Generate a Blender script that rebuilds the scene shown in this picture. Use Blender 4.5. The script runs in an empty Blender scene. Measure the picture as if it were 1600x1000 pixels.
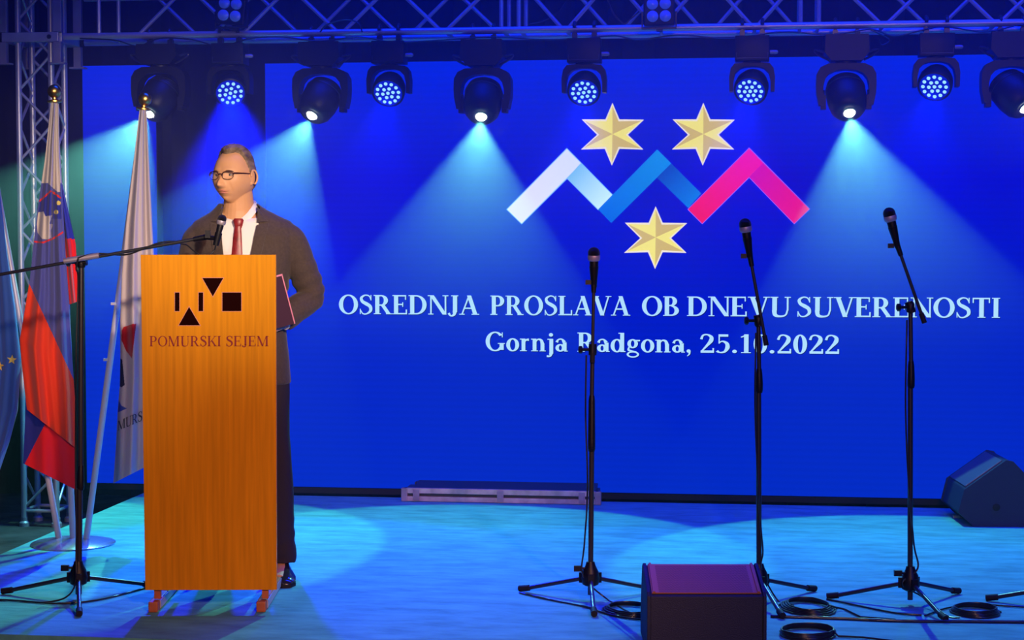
import bpy, bmesh, math, random
from mathutils import Vector, Matrix, noise
random.seed(7)
PI = math.pi
R = math.radians
SC = bpy.context.scene
COL = SC.collection

# ------------------------------------------------------------------ camera
YAW, FPX, CH = R(7.5), 2800.0, 1.43
PITCH = math.atan(135 / FPX)
cam_d = bpy.data.cameras.new('camera'); cam = bpy.data.objects.new('camera', cam_d); COL.objects.link(cam)
cam.location = (0, 0, CH)
cam.rotation_euler = (PI / 2 - PITCH, 0, YAW)
cam_d.sensor_width = 36.0
cam_d.lens = 36.0 * FPX / 1600.0
cam_d.clip_end = 200
SC.camera = cam

# ------------------------------------------------------------------ world, exposure
w = bpy.data.worlds.new('world'); SC.world = w; w.use_nodes = True
w.node_tree.nodes['Background'].inputs[0].default_value = (0.002, 0.008, 0.10, 1)
w.node_tree.nodes['Background'].inputs[1].default_value = 1.0
SC.view_settings.view_transform = 'Standard'
SC.view_settings.look = 'None'
SC.view_settings.gamma = 1.0
SC.view_settings.use_curve_mapping = False
SC.view_settings.exposure = 0.0
SC.cycles.use_denoising = True
SC.cycles.max_bounces = 5
SC.cycles.diffuse_bounces = 3
SC.cycles.glossy_bounces = 3
SC.cycles.transparent_max_bounces = 12
SC.cycles.volume_bounces = 0
SC.cycles.sample_clamp_indirect = 4.0
SC.cycles.use_light_tree = True

def aim(o, d):
    o.rotation_euler = Vector(d).to_track_quat('-Z', 'Y').to_euler()

def spot(name, loc, d, color, power, size, blend=0.15, radius=0.03):
    l = bpy.data.lights.new(name, 'SPOT'); l.color = color; l.energy = power
    l.spot_size = R(size); l.spot_blend = blend; l.shadow_soft_size = radius
    o = bpy.data.objects.new(name, l); COL.objects.link(o); o.location = loc; aim(o, d)
    return o

def area(name, loc, d, color, power, sx, sy):
    l = bpy.data.lights.new(name, 'AREA'); l.shape = 'RECTANGLE'; l.size = sx; l.size_y = sy
    l.color = color; l.energy = power
    o = bpy.data.objects.new(name, l); COL.objects.link(o); o.location = loc; aim(o, d)
    return o

# front-of-house key profile spot on the speaker, weaker warm flood; the fills and both blue area lamps are added
KEY = Vector((1.6, 0.2, 3.1))
spot('key_light', KEY, Vector((-1.98, 7.2, 1.66)) - KEY, (1.0, 0.88, 0.66), 2250, 15.5, 1.0, 0.08)
spot('key_wide', KEY + Vector((0.3, 0, 0.1)), Vector((-2.2, 6.9, 0.35)) - KEY, (1.0, 0.44, 0.22), 1300, 28, 0.9, 0.10)
spot('tower_fill', (-1.2, 0.6, 2.6), Vector((-3.5, 8.7, 1.05)) - Vector((-1.2, 0.6, 2.6)), (1.0, 0.74, 0.66), 620, 23, 0.9, 0.10)
FLD = Vector((0.6, -1.0, 3.3))
spot('front_flood', FLD, Vector((0.6, 8.2, -0.15)) - FLD, (1.0, 0.50, 0.34), 560, 42, 0.9, 0.15)
spot('truss_fill', (0.4, -1.5, 2.2), Vector((-0.2, 9.15, 2.75)) - Vector((0.4, -1.5, 2.2)), (1.0, 0.72, 0.72), 130, 44, 0.5, 0.2)
area('blue_top_fill', (0.6, 8.3, 4.6), (0, 0.05, -1), (0.0, 0.018, 1.0), 150, 7.0, 0.8).data.spread = R(95)  # unseen lamp added overhead to turn the floor blue
area('blue_front_fill', (4.0, 1.0, 4.2), Vector((2.6, 8.5, 0.6)) - Vector((4.0, 1.0, 4.2)), (0.0, 0.05, 1.0), 45, 3.0, 0.6).data.spread = R(75)  # unseen lamp added in front to lift dark faces to navy

# ------------------------------------------------------------------ picture <-> place
FW = Vector((-math.sin(YAW), math.cos(YAW), 0))
RT = Vector((math.cos(YAW), math.sin(YAW), 0))
CM = Matrix.Rotation(YAW, 3, 'Z') @ Matrix.Rotation(PI / 2 - PITCH, 3, 'X')
def ray(px, py):
    return CM @ Vector(((px - 800) / FPX, (500 - py) / FPX, -1.0))
def G(px, py, z=0.0):                  # point of the horizontal plane z
    r = ray(px, py); t = (z - CH) / r.z
    return Vector((0, 0, CH)) + r * t
def PY(px, py, Y):                     # point of the plane Y = const
    r = ray(px, py); return Vector((0, 0, CH)) + r * (Y / r.y)
def PD(px, py, d):                     # point at horizontal distance d along the view axis
    r = ray(px, py); return Vector((0, 0, CH)) + r * (d / r.dot(FW))
def local(p, base, rot):               # world point -> frame of a thing
    return Matrix.Rotation(-rot, 3, 'Z') @ (Vector(p) - Vector(base))

# ------------------------------------------------------------------ materials
def mat(name, col, rough=0.6, metal=0.0, spec=0.4, bump=0.0, bscale=40, var=0.0, vscale=6, stretch=(1, 1, 1), coat=0.0, sheen=0.0):
    m = bpy.data.materials.new(name); m.use_nodes = True
    nt = m.node_tree; b = nt.nodes['Principled BSDF']
    b.inputs['Base Color'].default_value = (*col, 1)
    b.inputs['Roughness'].default_value = rough
    b.inputs['Metallic'].default_value = metal
    b.inputs['Specular IOR Level'].default_value = spec
    b.inputs['Coat Weight'].default_value = coat
    b.inputs['Sheen Weight'].default_value = sheen
    tc = nt.nodes.new('ShaderNodeTexCoord'); mp = nt.nodes.new('ShaderNodeMapping')
    mp.inputs['Scale'].default_value = stretch
    nt.links.new(tc.outputs['Object'], mp.inputs['Vector'])
    if var:
        n = nt.nodes.new('ShaderNodeTexNoise'); n.inputs['Scale'].default_value = vscale; n.inputs['Detail'].default_value = 5
        nt.links.new(mp.outputs[0], n.inputs['Vector'])
        cr = nt.nodes.new('ShaderNodeValToRGB')
        cr.color_ramp.elements[0].position = 0.3; cr.color_ramp.elements[1].position = 0.7
        cr.color_ramp.elements[0].color = (*[c * (1 - var) for c in col], 1)
        cr.color_ramp.elements[1].color = (*[min(1, c * (1 + var)) for c in col], 1)
        nt.links.new(n.outputs['Fac'], cr.inputs[0]); nt.links.new(cr.outputs[0], b.inputs['Base Color'])
    if bump:
        n2 = nt.nodes.new('ShaderNodeTexNoise'); n2.inputs['Scale'].default_value = bscale; n2.inputs['Detail'].default_value = 4
        nt.links.new(mp.outputs[0], n2.inputs['Vector'])
        bp = nt.nodes.new('ShaderNodeBump'); bp.inputs['Strength'].default_value = bump; bp.inputs['Distance'].default_value = 0.01
        nt.links.new(n2.outputs['Fac'], bp.inputs['Height']); nt.links.new(bp.outputs[0], b.inputs['Normal'])
    return m

def emis(name, col, s=1.0, sample=True):
    m = bpy.data.materials.new(name); m.use_nodes = True; nt = m.node_tree
    nt.nodes.remove(nt.nodes['Principled BSDF'])
    e = nt.nodes.new('ShaderNodeEmission'); e.inputs[0].default_value = (*col, 1); e.inputs[1].default_value = s
    nt.links.new(e.outputs[0], nt.nodes['Material Output'].inputs[0])
    if not sample: m.cycles.emission_sampling = 'NONE'
    return m

def lin(r, g, b):
    return tuple(((c / 255) / 12.92 if c <= 10 else ((c / 255 + 0.055) / 1.055) ** 2.4) for c in (r, g, b))

MT = {}
MT['alu'] = mat('aluminium', (0.52, 0.50, 0.56), 0.38, 0.55, 0.5, var=0.12, vscale=12)
MT['alu_dark'] = mat('worn_aluminium', (0.34, 0.30, 0.36), 0.5, 0.5, 0.5, var=0.25, vscale=9)
MT['black_metal'] = mat('black_metal', (0.018, 0.018, 0.022), 0.32, 0.0, 0.6)
MT['black_plastic'] = mat('black_plastic', (0.005, 0.005, 0.009), 0.42, 0.0, 0.3, bump=0.1, bscale=220)
MT['rubber'] = mat('rubber', (0.010, 0.010, 0.012), 0.7, 0.0, 0.3)
MT['cable_jacket'] = mat('cable_jacket', (0.014, 0.014, 0.018), 0.3, 0.0, 0.6)
MT['drape'] = mat('black_drape', (0.010, 0.010, 0.016), 0.95, 0.0, 0.1, bump=0.3, bscale=5, stretch=(6, 1, 0.3))
MT['ground'] = mat('dark_ground', (0.05, 0.045, 0.05), 0.85, 0.0, 0.2, bump=0.6, bscale=14, var=0.5, vscale=5)
MT['wood'] = mat('orange_veneer', (0.66, 0.265, 0.004), 0.5, 0.0, 0.12, var=0.13, vscale=9, stretch=(9, 9, 0.35), bump=0.05, bscale=60)
MT['wood_side'] = mat('veneer_edge', (0.46, 0.13, 0.03), 0.45, 0.0, 0.4)
MT['wood_foot'] = mat('reddish_wood', (0.42, 0.12, 0.035), 0.5, 0.0, 0.4, var=0.2, vscale=20)
MT['pole_white'] = mat('lacquered_pole', (0.46, 0.45, 0.46), 0.35, 0.1, 0.5)
MT['gold'] = mat('polished_brass', (0.85, 0.50, 0.12), 0.30, 1.0, 0.5)
MT['disc'] = mat('brushed_steel', (0.62, 0.58, 0.66), 0.22, 0.85, 0.5, bump=0.03, bscale=60)
MT['skin'] = mat('skin', (0.62, 0.32, 0.155), 0.5, 0.0, 0.35, var=0.07, vscale=14, bump=0.04, bscale=160)
MT['hair'] = mat('greying_brown_hair', (0.17, 0.115, 0.078), 0.6, 0.0, 0.3, var=0.5, vscale=45, stretch=(1, 0.25, 1), bump=0.5, bscale=90)
MT['suit'] = mat('charcoal_wool', (0.066, 0.047, 0.040), 0.85, 0.0, 0.2, var=0.12, vscale=90, bump=0.15, bscale=120, sheen=0.1)
MT['trousers'] = mat('charcoal_trousers', (0.030, 0.024, 0.032), 0.85, 0.0, 0.2, bump=0.15, bscale=60)
MT['shirt'] = mat('white_cotton', (0.80, 0.76, 0.72), 0.7, 0.0, 0.2, bump=0.1, bscale=30)
MT['tie'] = mat('burgundy_silk', (0.24, 0.018, 0.02), 0.4, 0.0, 0.5, var=0.3, vscale=60)
MT['shoe'] = mat('polished_leather', (0.02, 0.02, 0.025), 0.12, 0.0, 0.7)
MT['lips'] = mat('lips', (0.46, 0.16, 0.12), 0.5)
MT['brow'] = mat('eyebrow_hair', (0.10, 0.05, 0.03), 0.8, bump=0.5, bscale=300)
MT['eye_white'] = mat('eye_white', (0.27, 0.20, 0.17), 0.25)  # shade of the eye sockets put into the whites' colour
MT['iris'] = mat('iris', (0.03, 0.035, 0.03), 0.15)
MT['frame'] = mat('dark_spectacle_frame', (0.045, 0.012, 0.015), 0.25)
MT['folder'] = mat('maroon_folder', (0.05, 0.015, 0.03), 0.5)
MT['folder_edge'] = mat('pink_folder_edge', (0.72, 0.25, 0.33), 0.5)
MT['paper'] = mat('paper', (0.62, 0.62, 0.68), 0.8)
MT['logo_black'] = mat('black_cut_out', (0.012, 0.002, 0.002), 0.9, 0, 0.0)
MT['logo_edge'] = mat('pale_logo_outline', (0.66, 0.27, 0.17), 0.6)
MT['print_red'] = mat('dark_red_print', (0.22, 0.012, 0.012), 0.6)
MT['print_black'] = mat('black_print', (0.03, 0.03, 0.05), 0.7)
MT['grille'] = mat('perforated_grille', (0.36, 0.13, 0.045), 0.5, 0.1, 0.4)
MT['cabinet'] = mat('black_textured_paint', (0.013, 0.017, 0.045), 0.6, 0.0, 0.4, bump=0.35, bscale=260)
MT['case_panel'] = mat('dark_case_panel', (0.03, 0.03, 0.045), 0.4, 0.0, 0.5)
MT['case_alu'] = mat('case_profile', (0.62, 0.47, 0.42), 0.35, 0.4, 0.5, var=0.25, vscale=18)
MT['lens_white'] = emis('hot_lens', (0.95, 1.0, 0.95), 14.0, False)
MT['lens_ring'] = mat('lens_ring', (0.25, 0.22, 0.15), 0.2, 0.6)
MT['led_dots'] = emis('led_dots', lin(150, 215, 250), 1.3, False)
MT['blind_lens'] = mat('blinder_lens', (0.32, 0.44, 0.72), 0.25, 0.0, 0.6)
MT['blue_face'] = emis('led_face_plate', (0.0, 0.012, 0.65), 0.9, False)  # plate glows by itself, standing in for LED spill on it
MT['clamp_orange'] = mat('orange_clamp_plate', (0.5, 0.16, 0.07), 0.5)
MT['glass'] = mat('spectacle_glass', (1, 1, 1), 0.03)
_g = MT['glass'].node_tree
_gb = _g.nodes['Principled BSDF']; _gb.inputs['Alpha'].default_value = 0.04

# carpet of the stage: teal, with long soft wrinkles
def carpet():
    m = mat('teal_stage_carpet', (0.07, 0.30, 0.50), 0.75, 0.0, 0.25)
    nt = m.node_tree; b = nt.nodes['Principled BSDF']
    tc = nt.nodes.new('ShaderNodeTexCoord')
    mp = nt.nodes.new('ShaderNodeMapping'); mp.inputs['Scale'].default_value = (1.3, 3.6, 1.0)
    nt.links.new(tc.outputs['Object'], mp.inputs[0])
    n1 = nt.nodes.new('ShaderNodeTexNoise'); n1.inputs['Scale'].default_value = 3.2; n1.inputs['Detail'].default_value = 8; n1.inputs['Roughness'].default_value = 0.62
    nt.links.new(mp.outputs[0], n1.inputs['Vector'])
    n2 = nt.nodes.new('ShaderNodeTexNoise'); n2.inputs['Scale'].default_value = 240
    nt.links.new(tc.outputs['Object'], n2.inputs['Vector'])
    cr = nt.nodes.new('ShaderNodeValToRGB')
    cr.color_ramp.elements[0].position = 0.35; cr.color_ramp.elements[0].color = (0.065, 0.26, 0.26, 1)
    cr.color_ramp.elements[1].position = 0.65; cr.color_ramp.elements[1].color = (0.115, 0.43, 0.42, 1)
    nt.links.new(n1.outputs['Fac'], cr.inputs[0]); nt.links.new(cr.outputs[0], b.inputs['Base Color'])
    b1 = nt.nodes.new('ShaderNodeBump'); b1.inputs['Strength'].default_value = 0.35; b1.inputs['Distance'].default_value = 0.03
    nt.links.new(n1.outputs['Fac'], b1.inputs['Height'])
    b2 = nt.nodes.new('ShaderNodeBump'); b2.inputs['Strength'].default_value = 0.25; b2.inputs['Distance'].default_value = 0.004
    nt.links.new(n2.outputs['Fac'], b2.inputs['Height']); nt.links.new(b1.outputs[0], b2.inputs['Normal'])
    nt.links.new(b2.outputs[0], b.inputs['Normal'])
    return m
MT['carpet'] = carpet()

def vcol_mat(name, emission, rough=0.8):
    m = bpy.data.materials.new(name); m.use_nodes = True; nt = m.node_tree
    a = nt.nodes.new('ShaderNodeAttribute'); a.attribute_name = 'tint'
    if emission:
        nt.nodes.remove(nt.nodes['Principled BSDF'])
        e = nt.nodes.new('ShaderNodeEmission'); nt.links.new(a.outputs['Color'], e.inputs[0]); e.inputs[1].default_value = emission
        nt.links.new(e.outputs[0], nt.nodes['Material Output'].inputs[0])
        m.cycles.emission_sampling = 'NONE'
    else:
        b = nt.nodes['Principled BSDF']; b.inputs['Roughness'].default_value = rough
        b.inputs['Specular IOR Level'].default_value = 0.2; b.inputs['Sheen Weight'].default_value = 0.15
        nt.links.new(a.outputs['Color'], b.inputs['Base Color'])
    return m
MT['screen_graphic'] = vcol_mat('screen_graphic', 1.12)
MT['flag_cloth'] = vcol_mat('printed_flag_cloth', 0)

def screen_mat():
    # the picture shown by the LED wall: deep blue, a little lighter to the top and the bottom, faint tile lines
    m = emis('led_picture', lin(0, 16, 214), 1.0); nt = m.node_tree; e = nt.nodes['Emission']
    tc = nt.nodes.new('ShaderNodeTexCoord'); sp = nt.nodes.new('ShaderNodeSeparateXYZ')
    nt.links.new(tc.outputs['Object'], sp.inputs[0])
    mr = nt.nodes.new('ShaderNodeMapRange'); mr.inputs['From Min'].default_value = 0.0; mr.inputs['From Max'].default_value = 2.4
    nt.links.new(sp.outputs['Z'], mr.inputs['Value'])
    cr = nt.nodes.new('ShaderNodeValToRGB')
    cr.color_ramp.elements[0].position = 0.0; cr.color_ramp.elements[0].color = (*lin(0, 42, 200), 1)
    cr.color_ramp.elements[1].position = 1.0; cr.color_ramp.elements[1].color = (*lin(0, 40, 236), 1)
    k = cr.color_ramp.elements.new(0.35); k.color = (*lin(0, 30, 200), 1)
    k = cr.color_ramp.elements.new(0.72); k.color = (*lin(0, 6, 206), 1)
    nt.links.new(mr.outputs[0], cr.inputs[0])
    br = nt.nodes.new('ShaderNodeTexWave'); br.wave_type = 'BANDS'; br.bands_direction = 'Z'; br.inputs['Scale'].default_value = 9
    nt.links.new(tc.outputs['Object'], br.inputs['Vector'])
    mx = nt.nodes.new('ShaderNodeMixRGB'); mx.blend_type = 'MULTIPLY'; mx.inputs[0].default_value = 0.06
    nt.links.new(cr.outputs[0], mx.inputs[1]); nt.links.new(br.outputs['Color'], mx.inputs[2])
    nt.links.new(mx.outputs[0], e.inputs[0])
    return m
MT['screen'] = screen_mat()

# ------------------------------------------------------------------ mesh helpers
class MB:
    def __init__(s): s.v = []; s.f = []; s.c = []
    def add(s, vs, fs, col=None):
        o = len(s.v); s.v += [tuple(v) for v in vs]; s.f += [tuple(i + o for i in f) for f in fs]
        s.c += [col] * len(fs)
        return s
    def box(s, c, d, rot=None):
        hx, hy, hz = d[0] / 2, d[1] / 2, d[2] / 2
        vs = [Vector((x, y, z)) for x in (-hx, hx) for y in (-hy, hy) for z in (-hz, hz)]
        if rot: vs = [rot @ v for v in vs]
        vs = [v + Vector(c) for v in vs]
        return s.add(vs, [(0, 1, 3, 2), (4, 6, 7, 5), (0, 4, 5, 1), (2, 3, 7, 6), (0, 2, 6, 4), (1, 5, 7, 3)])
    def tube(s, pts, rad, n=10, cap=True):
        pts = [Vector(p) for p in pts]
        if not isinstance(rad, list): rad = [rad] * len(pts)
        vs = []; up = None
        for i, p in enumerate(pts):
            t = (pts[min(i + 1, len(pts) - 1)] - pts[max(i - 1, 0)])
            if t.length < 1e-9: t = Vector((0, 0, 1))
            t.normalize()
            if up is None:
                up = Vector((0, 0, 1)) if abs(t.z) < 0.9 else Vector((0, 1, 0))
            a = t.cross(up); a.normalize(); b = a.cross(t); up = b
            r = rad[i]; ra, rb = (r if isinstance(r, tuple) else (r, r))
            for k in range(n):
                q = 2 * PI * k / n; vs.append(p + a * math.cos(q) * ra + b * math.sin(q) * rb)
        fs = []
        for i in range(len(pts) - 1):
            for k in range(n):
                fs.append((i * n + k, i * n + (k + 1) % n, (i + 1) * n + (k + 1) % n, (i + 1) * n + k))
        if cap:
            fs.append(tuple(range(n - 1, -1, -1))); fs.append(tuple((len(pts) - 1) * n + k for k in range(n)))
        return s.add(vs, fs)
    def lathe(s, prof, n=24, mtx=None):      # prof: (r, z)
        vs = []; fs = []
        for r, z in prof:
            for k in range(n):
                a = 2 * PI * k / n; vs.append(Vector((r * math.cos(a), r * math.sin(a), z)))
        if mtx: vs = [mtx @ v for v in vs]
        for i in range(len(prof) - 1):
            for k in range(n):
                fs.append((i * n + k, i * n + (k + 1) % n, (i + 1) * n + (k + 1) % n, (i + 1) * n + k))
        fs.append(tuple(range(n - 1, -1, -1))); fs.append(tuple((len(prof) - 1) * n + k for k in range(n)))
        return s.add(vs, fs)
    def ball(s, c, r, n=16, m=10, mtx=None):
        if not isinstance(r, (tuple, list)): r = (r, r, r)
        prof = [(max(1e-4, math.sin(PI * i / m)), -math.cos(PI * i / m)) for i in range(m + 1)]
        t = Matrix.Translation(Vector(c)) @ (mtx.to_4x4() if mtx else Matrix.Identity(4)) @ Matrix.Diagonal((*r, 1))
        return s.lathe(prof, n, t)
    def prism(s, poly, d0, d1, fn):          # poly in 2D, fn(a, b, t) -> 3D
        n = len(poly)
        vs = [fn(a, b, d0) for a, b in poly] + [fn(a, b, d1) for a, b in poly]
        fs = [tuple(range(n - 1, -1, -1)), tuple(range(n, 2 * n))] + [(i, (i + 1) % n, n + (i + 1) % n, n + i) for i in range(n)]
        return s.add(vs, fs)
    def loft(s, rings, cap=True):
        n = len(rings[0]); vs = [p for r in rings for p in r]; fs = []
        for i in range(len(rings) - 1):
            for k in range(n):
                fs.append((i * n + k, i * n + (k + 1) % n, (i + 1) * n + (k + 1) % n, (i + 1) * n + k))
        if cap:
            fs.append(tuple(range(n - 1, -1, -1))); fs.append(tuple((len(rings) - 1) * n + k for k in range(n)))
        return s.add(vs, fs)
    def mesh(s, name, m, smooth=None, fix=True, bevel=0.0):
        me = bpy.data.meshes.new(name); me.from_pydata(s.v, [], s.f)
        if any(c is not None for c in s.c):
            at = me.attributes.new('tint', 'FLOAT_COLOR', 'CORNER'); li = 0
            for p in me.polygons:
                c = s.c[p.index] or (1, 1, 1)
                for j in range(len(p.vertices)):
                    at.data[li].color = (*c, 1); li += 1
        if fix or bevel:
            bm = bmesh.new(); bm.from_mesh(me)
            if fix: bmesh.ops.recalc_face_normals(bm, faces=bm.faces)
            if bevel:
                bmesh.ops.bevel(bm, geom=[e for e in bm.edges if e.is_manifold and e.calc_face_angle(0) > 0.5], offset=bevel, segments=2, profile=0.6, affect='EDGES')
            bm.to_mesh(me); bm.free()
        if smooth is not None:
            for p in me.polygons: p.use_smooth = True
            if smooth < 180:
                me.set_sharp_from_angle(angle=R(smooth))
        me.materials.append(m)
        return me

def link(name, me, parent=None, label=None):
    o = bpy.data.objects.new(name, me); COL.objects.link(o)
    if parent: o.parent = parent
    if label: o['label'] = label
    return o
def part(name, mb, m, parent, smooth=40, bevel=0.0, label=None, fix=True):
    return link(name, mb.mesh(name, m, smooth, fix, bevel), parent, label)
def tag(o, label, cat, group=None, kind=None):
    if label: o['label'] = label
    if cat: o['category'] = cat
    if group: o['group'] = group
    if kind: o['kind'] = kind
    return o
def thing(name, label, cat, loc=(0, 0, 0), rz=0.0, group=None):
    o = bpy.data.objects.new(name, None); COL.objects.link(o); o.location = loc; o.rotation_euler = (0, 0, rz)
    o.empty_display_size = 0.1
    return tag(o, label, cat, group)
def struct(name, mb, m, smooth=None, label=None, cat=None):
    o = part(name, mb, m, None, smooth); o['kind'] = 'structure'
    if label: o['label'] = label
    if cat: o['category'] = cat
    return o
_rods = {}
def rod(name, p0, p1, r, mkey, parent, n=10):
    k = (mkey, n)
    if k not in _rods:
        mb = MB(); mb.tube([(0, 0, 0), (0, 0, 1)], 1.0, n); _rods[k] = mb.mesh('rod', MT[mkey], 40)
    o = link(name, _rods[k], parent)
    p0, p1 = Vector(p0), Vector(p1); d = p1 - p0
    o.location = p0; o.rotation_mode = 'QUATERNION'; o.rotation_quaternion = d.to_track_quat('Z', 'Y')
    o.scale = (r, r, d.length)
    return o
def catmull(pts, k=6):
    pts = [Vector(p) for p in pts]; out = []
    P = [pts[0] * 2 - pts[1]] + pts + [pts[-1] * 2 - pts[-2]]
    for i in range(1, len(P) - 2):
        for j in range(k):
            t = j / k; a, b, c, d = P[i - 1], P[i], P[i + 1], P[i + 2]
            out.append(0.5 * ((2 * b) + (c - a) * t + (2 * a - 5 * b + 4 * c - d) * t * t + (3 * b - a - 3 * c + d) * t ** 3))
    out.append(pts[-1]); return out
def copy_tree(o, parent=None):
    c = o.copy(); COL.objects.link(c)
    if parent: c.parent = parent
    for ch in list(o.children): copy_tree(ch, c)
    return c
def lerp_table(tab, x):
    if x <= tab[0][0]: return tab[0][1]
    for (a, va), (b, vb) in zip(tab, tab[1:]):
        if x <= b: return va + (vb - va) * (x - a) / (b - a)
    return tab[-1][1]

# ------------------------------------------------------------------ serif lettering (outlines written out by hand)
def ringp(cx, cy, rx, ry, tx, ty, a0=0, a1=360, n=28):
    out = []
    for i in range(n):
        q0 = R(a0 + (a1 - a0) * i / n); q1 = R(a0 + (a1 - a0) * (i + 1) / n)
        out.append([(cx + rx * math.cos(q0), cy + ry * math.sin(q0)), (cx + rx * math.cos(q1), cy + ry * math.sin(q1)),
                    (cx + (rx - tx) * math.cos(q1), cy + (ry - ty) * math.sin(q1)), (cx + (rx - tx) * math.cos(q0), cy + (ry - ty) * math.sin(q0))])
    return out
def rectp(x0, y0, x1, y1): return [[(x0, y0), (x1, y0), (x1, y1), (x0, y1)]]
def diag(x0, y0, x1, y1, w): return [[(x0, y0), (x0 + w, y0), (x1 + w, y1), (x1, y1)]]
def strokep(pts, ws, k=5):
    c = catmull([(x, y, 0) for x, y in pts], k); out = []; L = []
    for i, p in enumerate(c):
        t = c[min(i + 1, len(c) - 1)] - c[max(i - 1, 0)]; t.normalize()
        f = i / k; j = min(int(f), len(ws) - 2); wd = ws[j] + (ws[j + 1] - ws[j]) * (f - j)
        L.append(((p.x - t.y * wd / 2, p.y + t.x * wd / 2), (p.x + t.y * wd / 2, p.y - t.x * wd / 2)))
    for a, b in zip(L, L[1:]): out.append([a[0], b[0], b[1], a[1]])
    return out
def glyphs(S=0.16, T=0.055):
    f = 0.045; g = {}
    def stem(x, y1=1.0, top=True, bot=True, s=S):
        o = rectp(x, 0, x + s, y1)
        if bot: o += rectp(x - .07, 0, x + s + .07, f)
        if top: o += rectp(x - .07, y1 - f, x + s + .07, y1)
        return o
    dot = lambda x, y, r: [[(x + r * math.cos(2 * PI * i / 12), y + r * math.sin(2 * PI * i / 12)) for i in range(12)]]
    g['I'] = (.40, stem(.12))
    g['A'] = (.88, diag(.08, 0, .40, 1, T) + diag(.62, 0, .34, 1, S) + rectp(.2, .3, .66, .3 + T) + rectp(0, 0, .24, f) + rectp(.54, 0, .88, f))
    g['V'] = (.84, diag(.36, 0, .06, 1, S) + diag(.44, 0, .70, 1, T) + rectp(-.02, 1 - f, .30, 1) + rectp(.60, 1 - f, .86, 1))
    g['B'] = (.74, stem(.08) + ringp(.34, .75, .26, .25, S, T, -90, 90) + ringp(.36, .27, .32, .27, S, T, -90, 90) + rectp(.2, 1 - T, .35, 1) + rectp(.2, .5, .36, .5 + T * .9) + rectp(.2, 0, .36, T))
    g['D'] = (.86, stem(.08) + ringp(.36, .5, .45, .5, S, T, -90, 90) + rectp(.2, 1 - T, .37, 1) + rectp(.2, 0, .37, T))
    g['E'] = (.72, stem(.08) + rectp(.2, 1 - T, .62, 1) + rectp(.2, 0, .65, T) + rectp(.2, .48, .48, .48 + T) + rectp(.57, .76, .62, 1) + rectp(.60, 0, .66, .25) + rectp(.45, .39, .49, .63))
    g['J'] = (.50, rectp(.22, .12, .22 + S, 1) + rectp(.14, 1 - f, .46, 1) + strokep([(.30, .2), (.27, .0), (.12, -.06), (.03, .08)], [S, .12, .07, .11]))
    g['K'] = (.84, stem(.08) + diag(.22, .40, .68, 1, T * 1.3) + diag(.66, 0, .32, .56, S) + rectp(.56, 0, .88, f) + rectp(.56, 1 - f, .84, 1))
    g['L'] = (.68, stem(.08) + rectp(.2, 0, .62, T) + rectp(.58, 0, .64, .27))
    g['M'] = (1.08, rectp(.10, 0, .10 + T, 1) + diag(.46, 0, .08, 1, S) + diag(.50, 0, .82, 1, T) + rectp(.82, 0, .82 + S, 1) + rectp(.02, 0, .25, f) + rectp(.75, 0, 1.05, f) + rectp(.02, 1 - f, .2, 1) + rectp(.85, 1 - f, 1.05, 1))
    g['N'] = (.90, rectp(.11, 0, .11 + T, 1) + diag(.66, 0, .09, 1, S) + rectp(.755, 0, .755 + T, 1) + rectp(.02, 0, .26, f) + rectp(.66, 1 - f, .92, 1) + rectp(.0, 1 - f, .2, 1))
    g['O'] = (.92, ringp(.46, .5, .43, .52, S, T))
    g['P'] = (.70, stem(.08) + ringp(.35, .72, .30, .28, S, T, -90, 90) + rectp(.2, 1 - T, .36, 1) + rectp(.2, .44, .36, .44 + T))
    g['R'] = (.84, g['P'][1] + diag(.60, 0, .32, .48, S) + rectp(.56, 0, .84, f))
    g['S'] = (.66, strokep([(.55, .76), (.46, .95), (.28, .985), (.12, .85), (.17, .66), (.34, .54), (.51, .40), (.53, .18), (.36, .02), (.18, .03), (.07, .24)], [.04, .06, .07, .12, .15, .18, .16, .13, .07, .06, .04]) + rectp(.53, .72, .57, 1) + rectp(.05, 0, .09, .28))
    g['T'] = (.76, stem(.30, top=False) + rectp(.03, 1 - T, .73, 1) + rectp(.03, .74, .08, 1) + rectp(.68, .74, .73, 1))
    g['U'] = (.90, rectp(.12, .3, .12 + S, 1) + rectp(.04, 1 - f, .36, 1) + rectp(.70, .3, .70 + T, 1) + rectp(.61, 1 - f, .86, 1) + strokep([(.20, .32), (.24, .08), (.44, .01), (.65, .08), (.727, .32)], [S, S * .9, T * 1.3, T, T]))
    g['G'] = (.94, ringp(.46, .5, .43, .52, S, T, 40, 320) + rectp(.66, .06, .66 + S, .42) + rectp(.58, .42 - f, .90, .42) + rectp(.76, .72, .80, .98))
    xs = S * .92
    g['o'] = (.62, ringp(.31, .33, .29, .35, xs, T))
    g['r'] = (.50, stem(.09, .66, False, True, xs) + rectp(.02, .61, .16, .66) + strokep([(.2, .42), (.28, .58), (.42, .61)], [.05, .08, .13]))
    g['n'] = (.72, stem(.09, .66, False, True, xs) + rectp(.02, .61, .16, .66) + strokep([(.2, .46), (.32, .62), (.47, .58), (.53, .38)], [.05, .07, .12, xs]) + rectp(.53 - xs / 2, 0, .53 + xs / 2, .42) + rectp(.40, 0, .68, f))
    g['j'] = (.36, rectp(.12, -.12, .12 + xs, .66) + rectp(.03, .61, .2, .66) + strokep([(.19, -.1), (.15, -.25), (.0, -.25)], [xs, .08, .1]) + dot(.19, .87, .095))
    g['a'] = (.60, strokep([(.09, .48), (.16, .62), (.32, .64), (.43, .48)], [.13, .07, .07, xs]) + rectp(.36, .05, .36 + xs, .48) + ringp(.25, .19, .22, .20, xs * .9, T) + rectp(.42, 0, .58, f))
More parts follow.
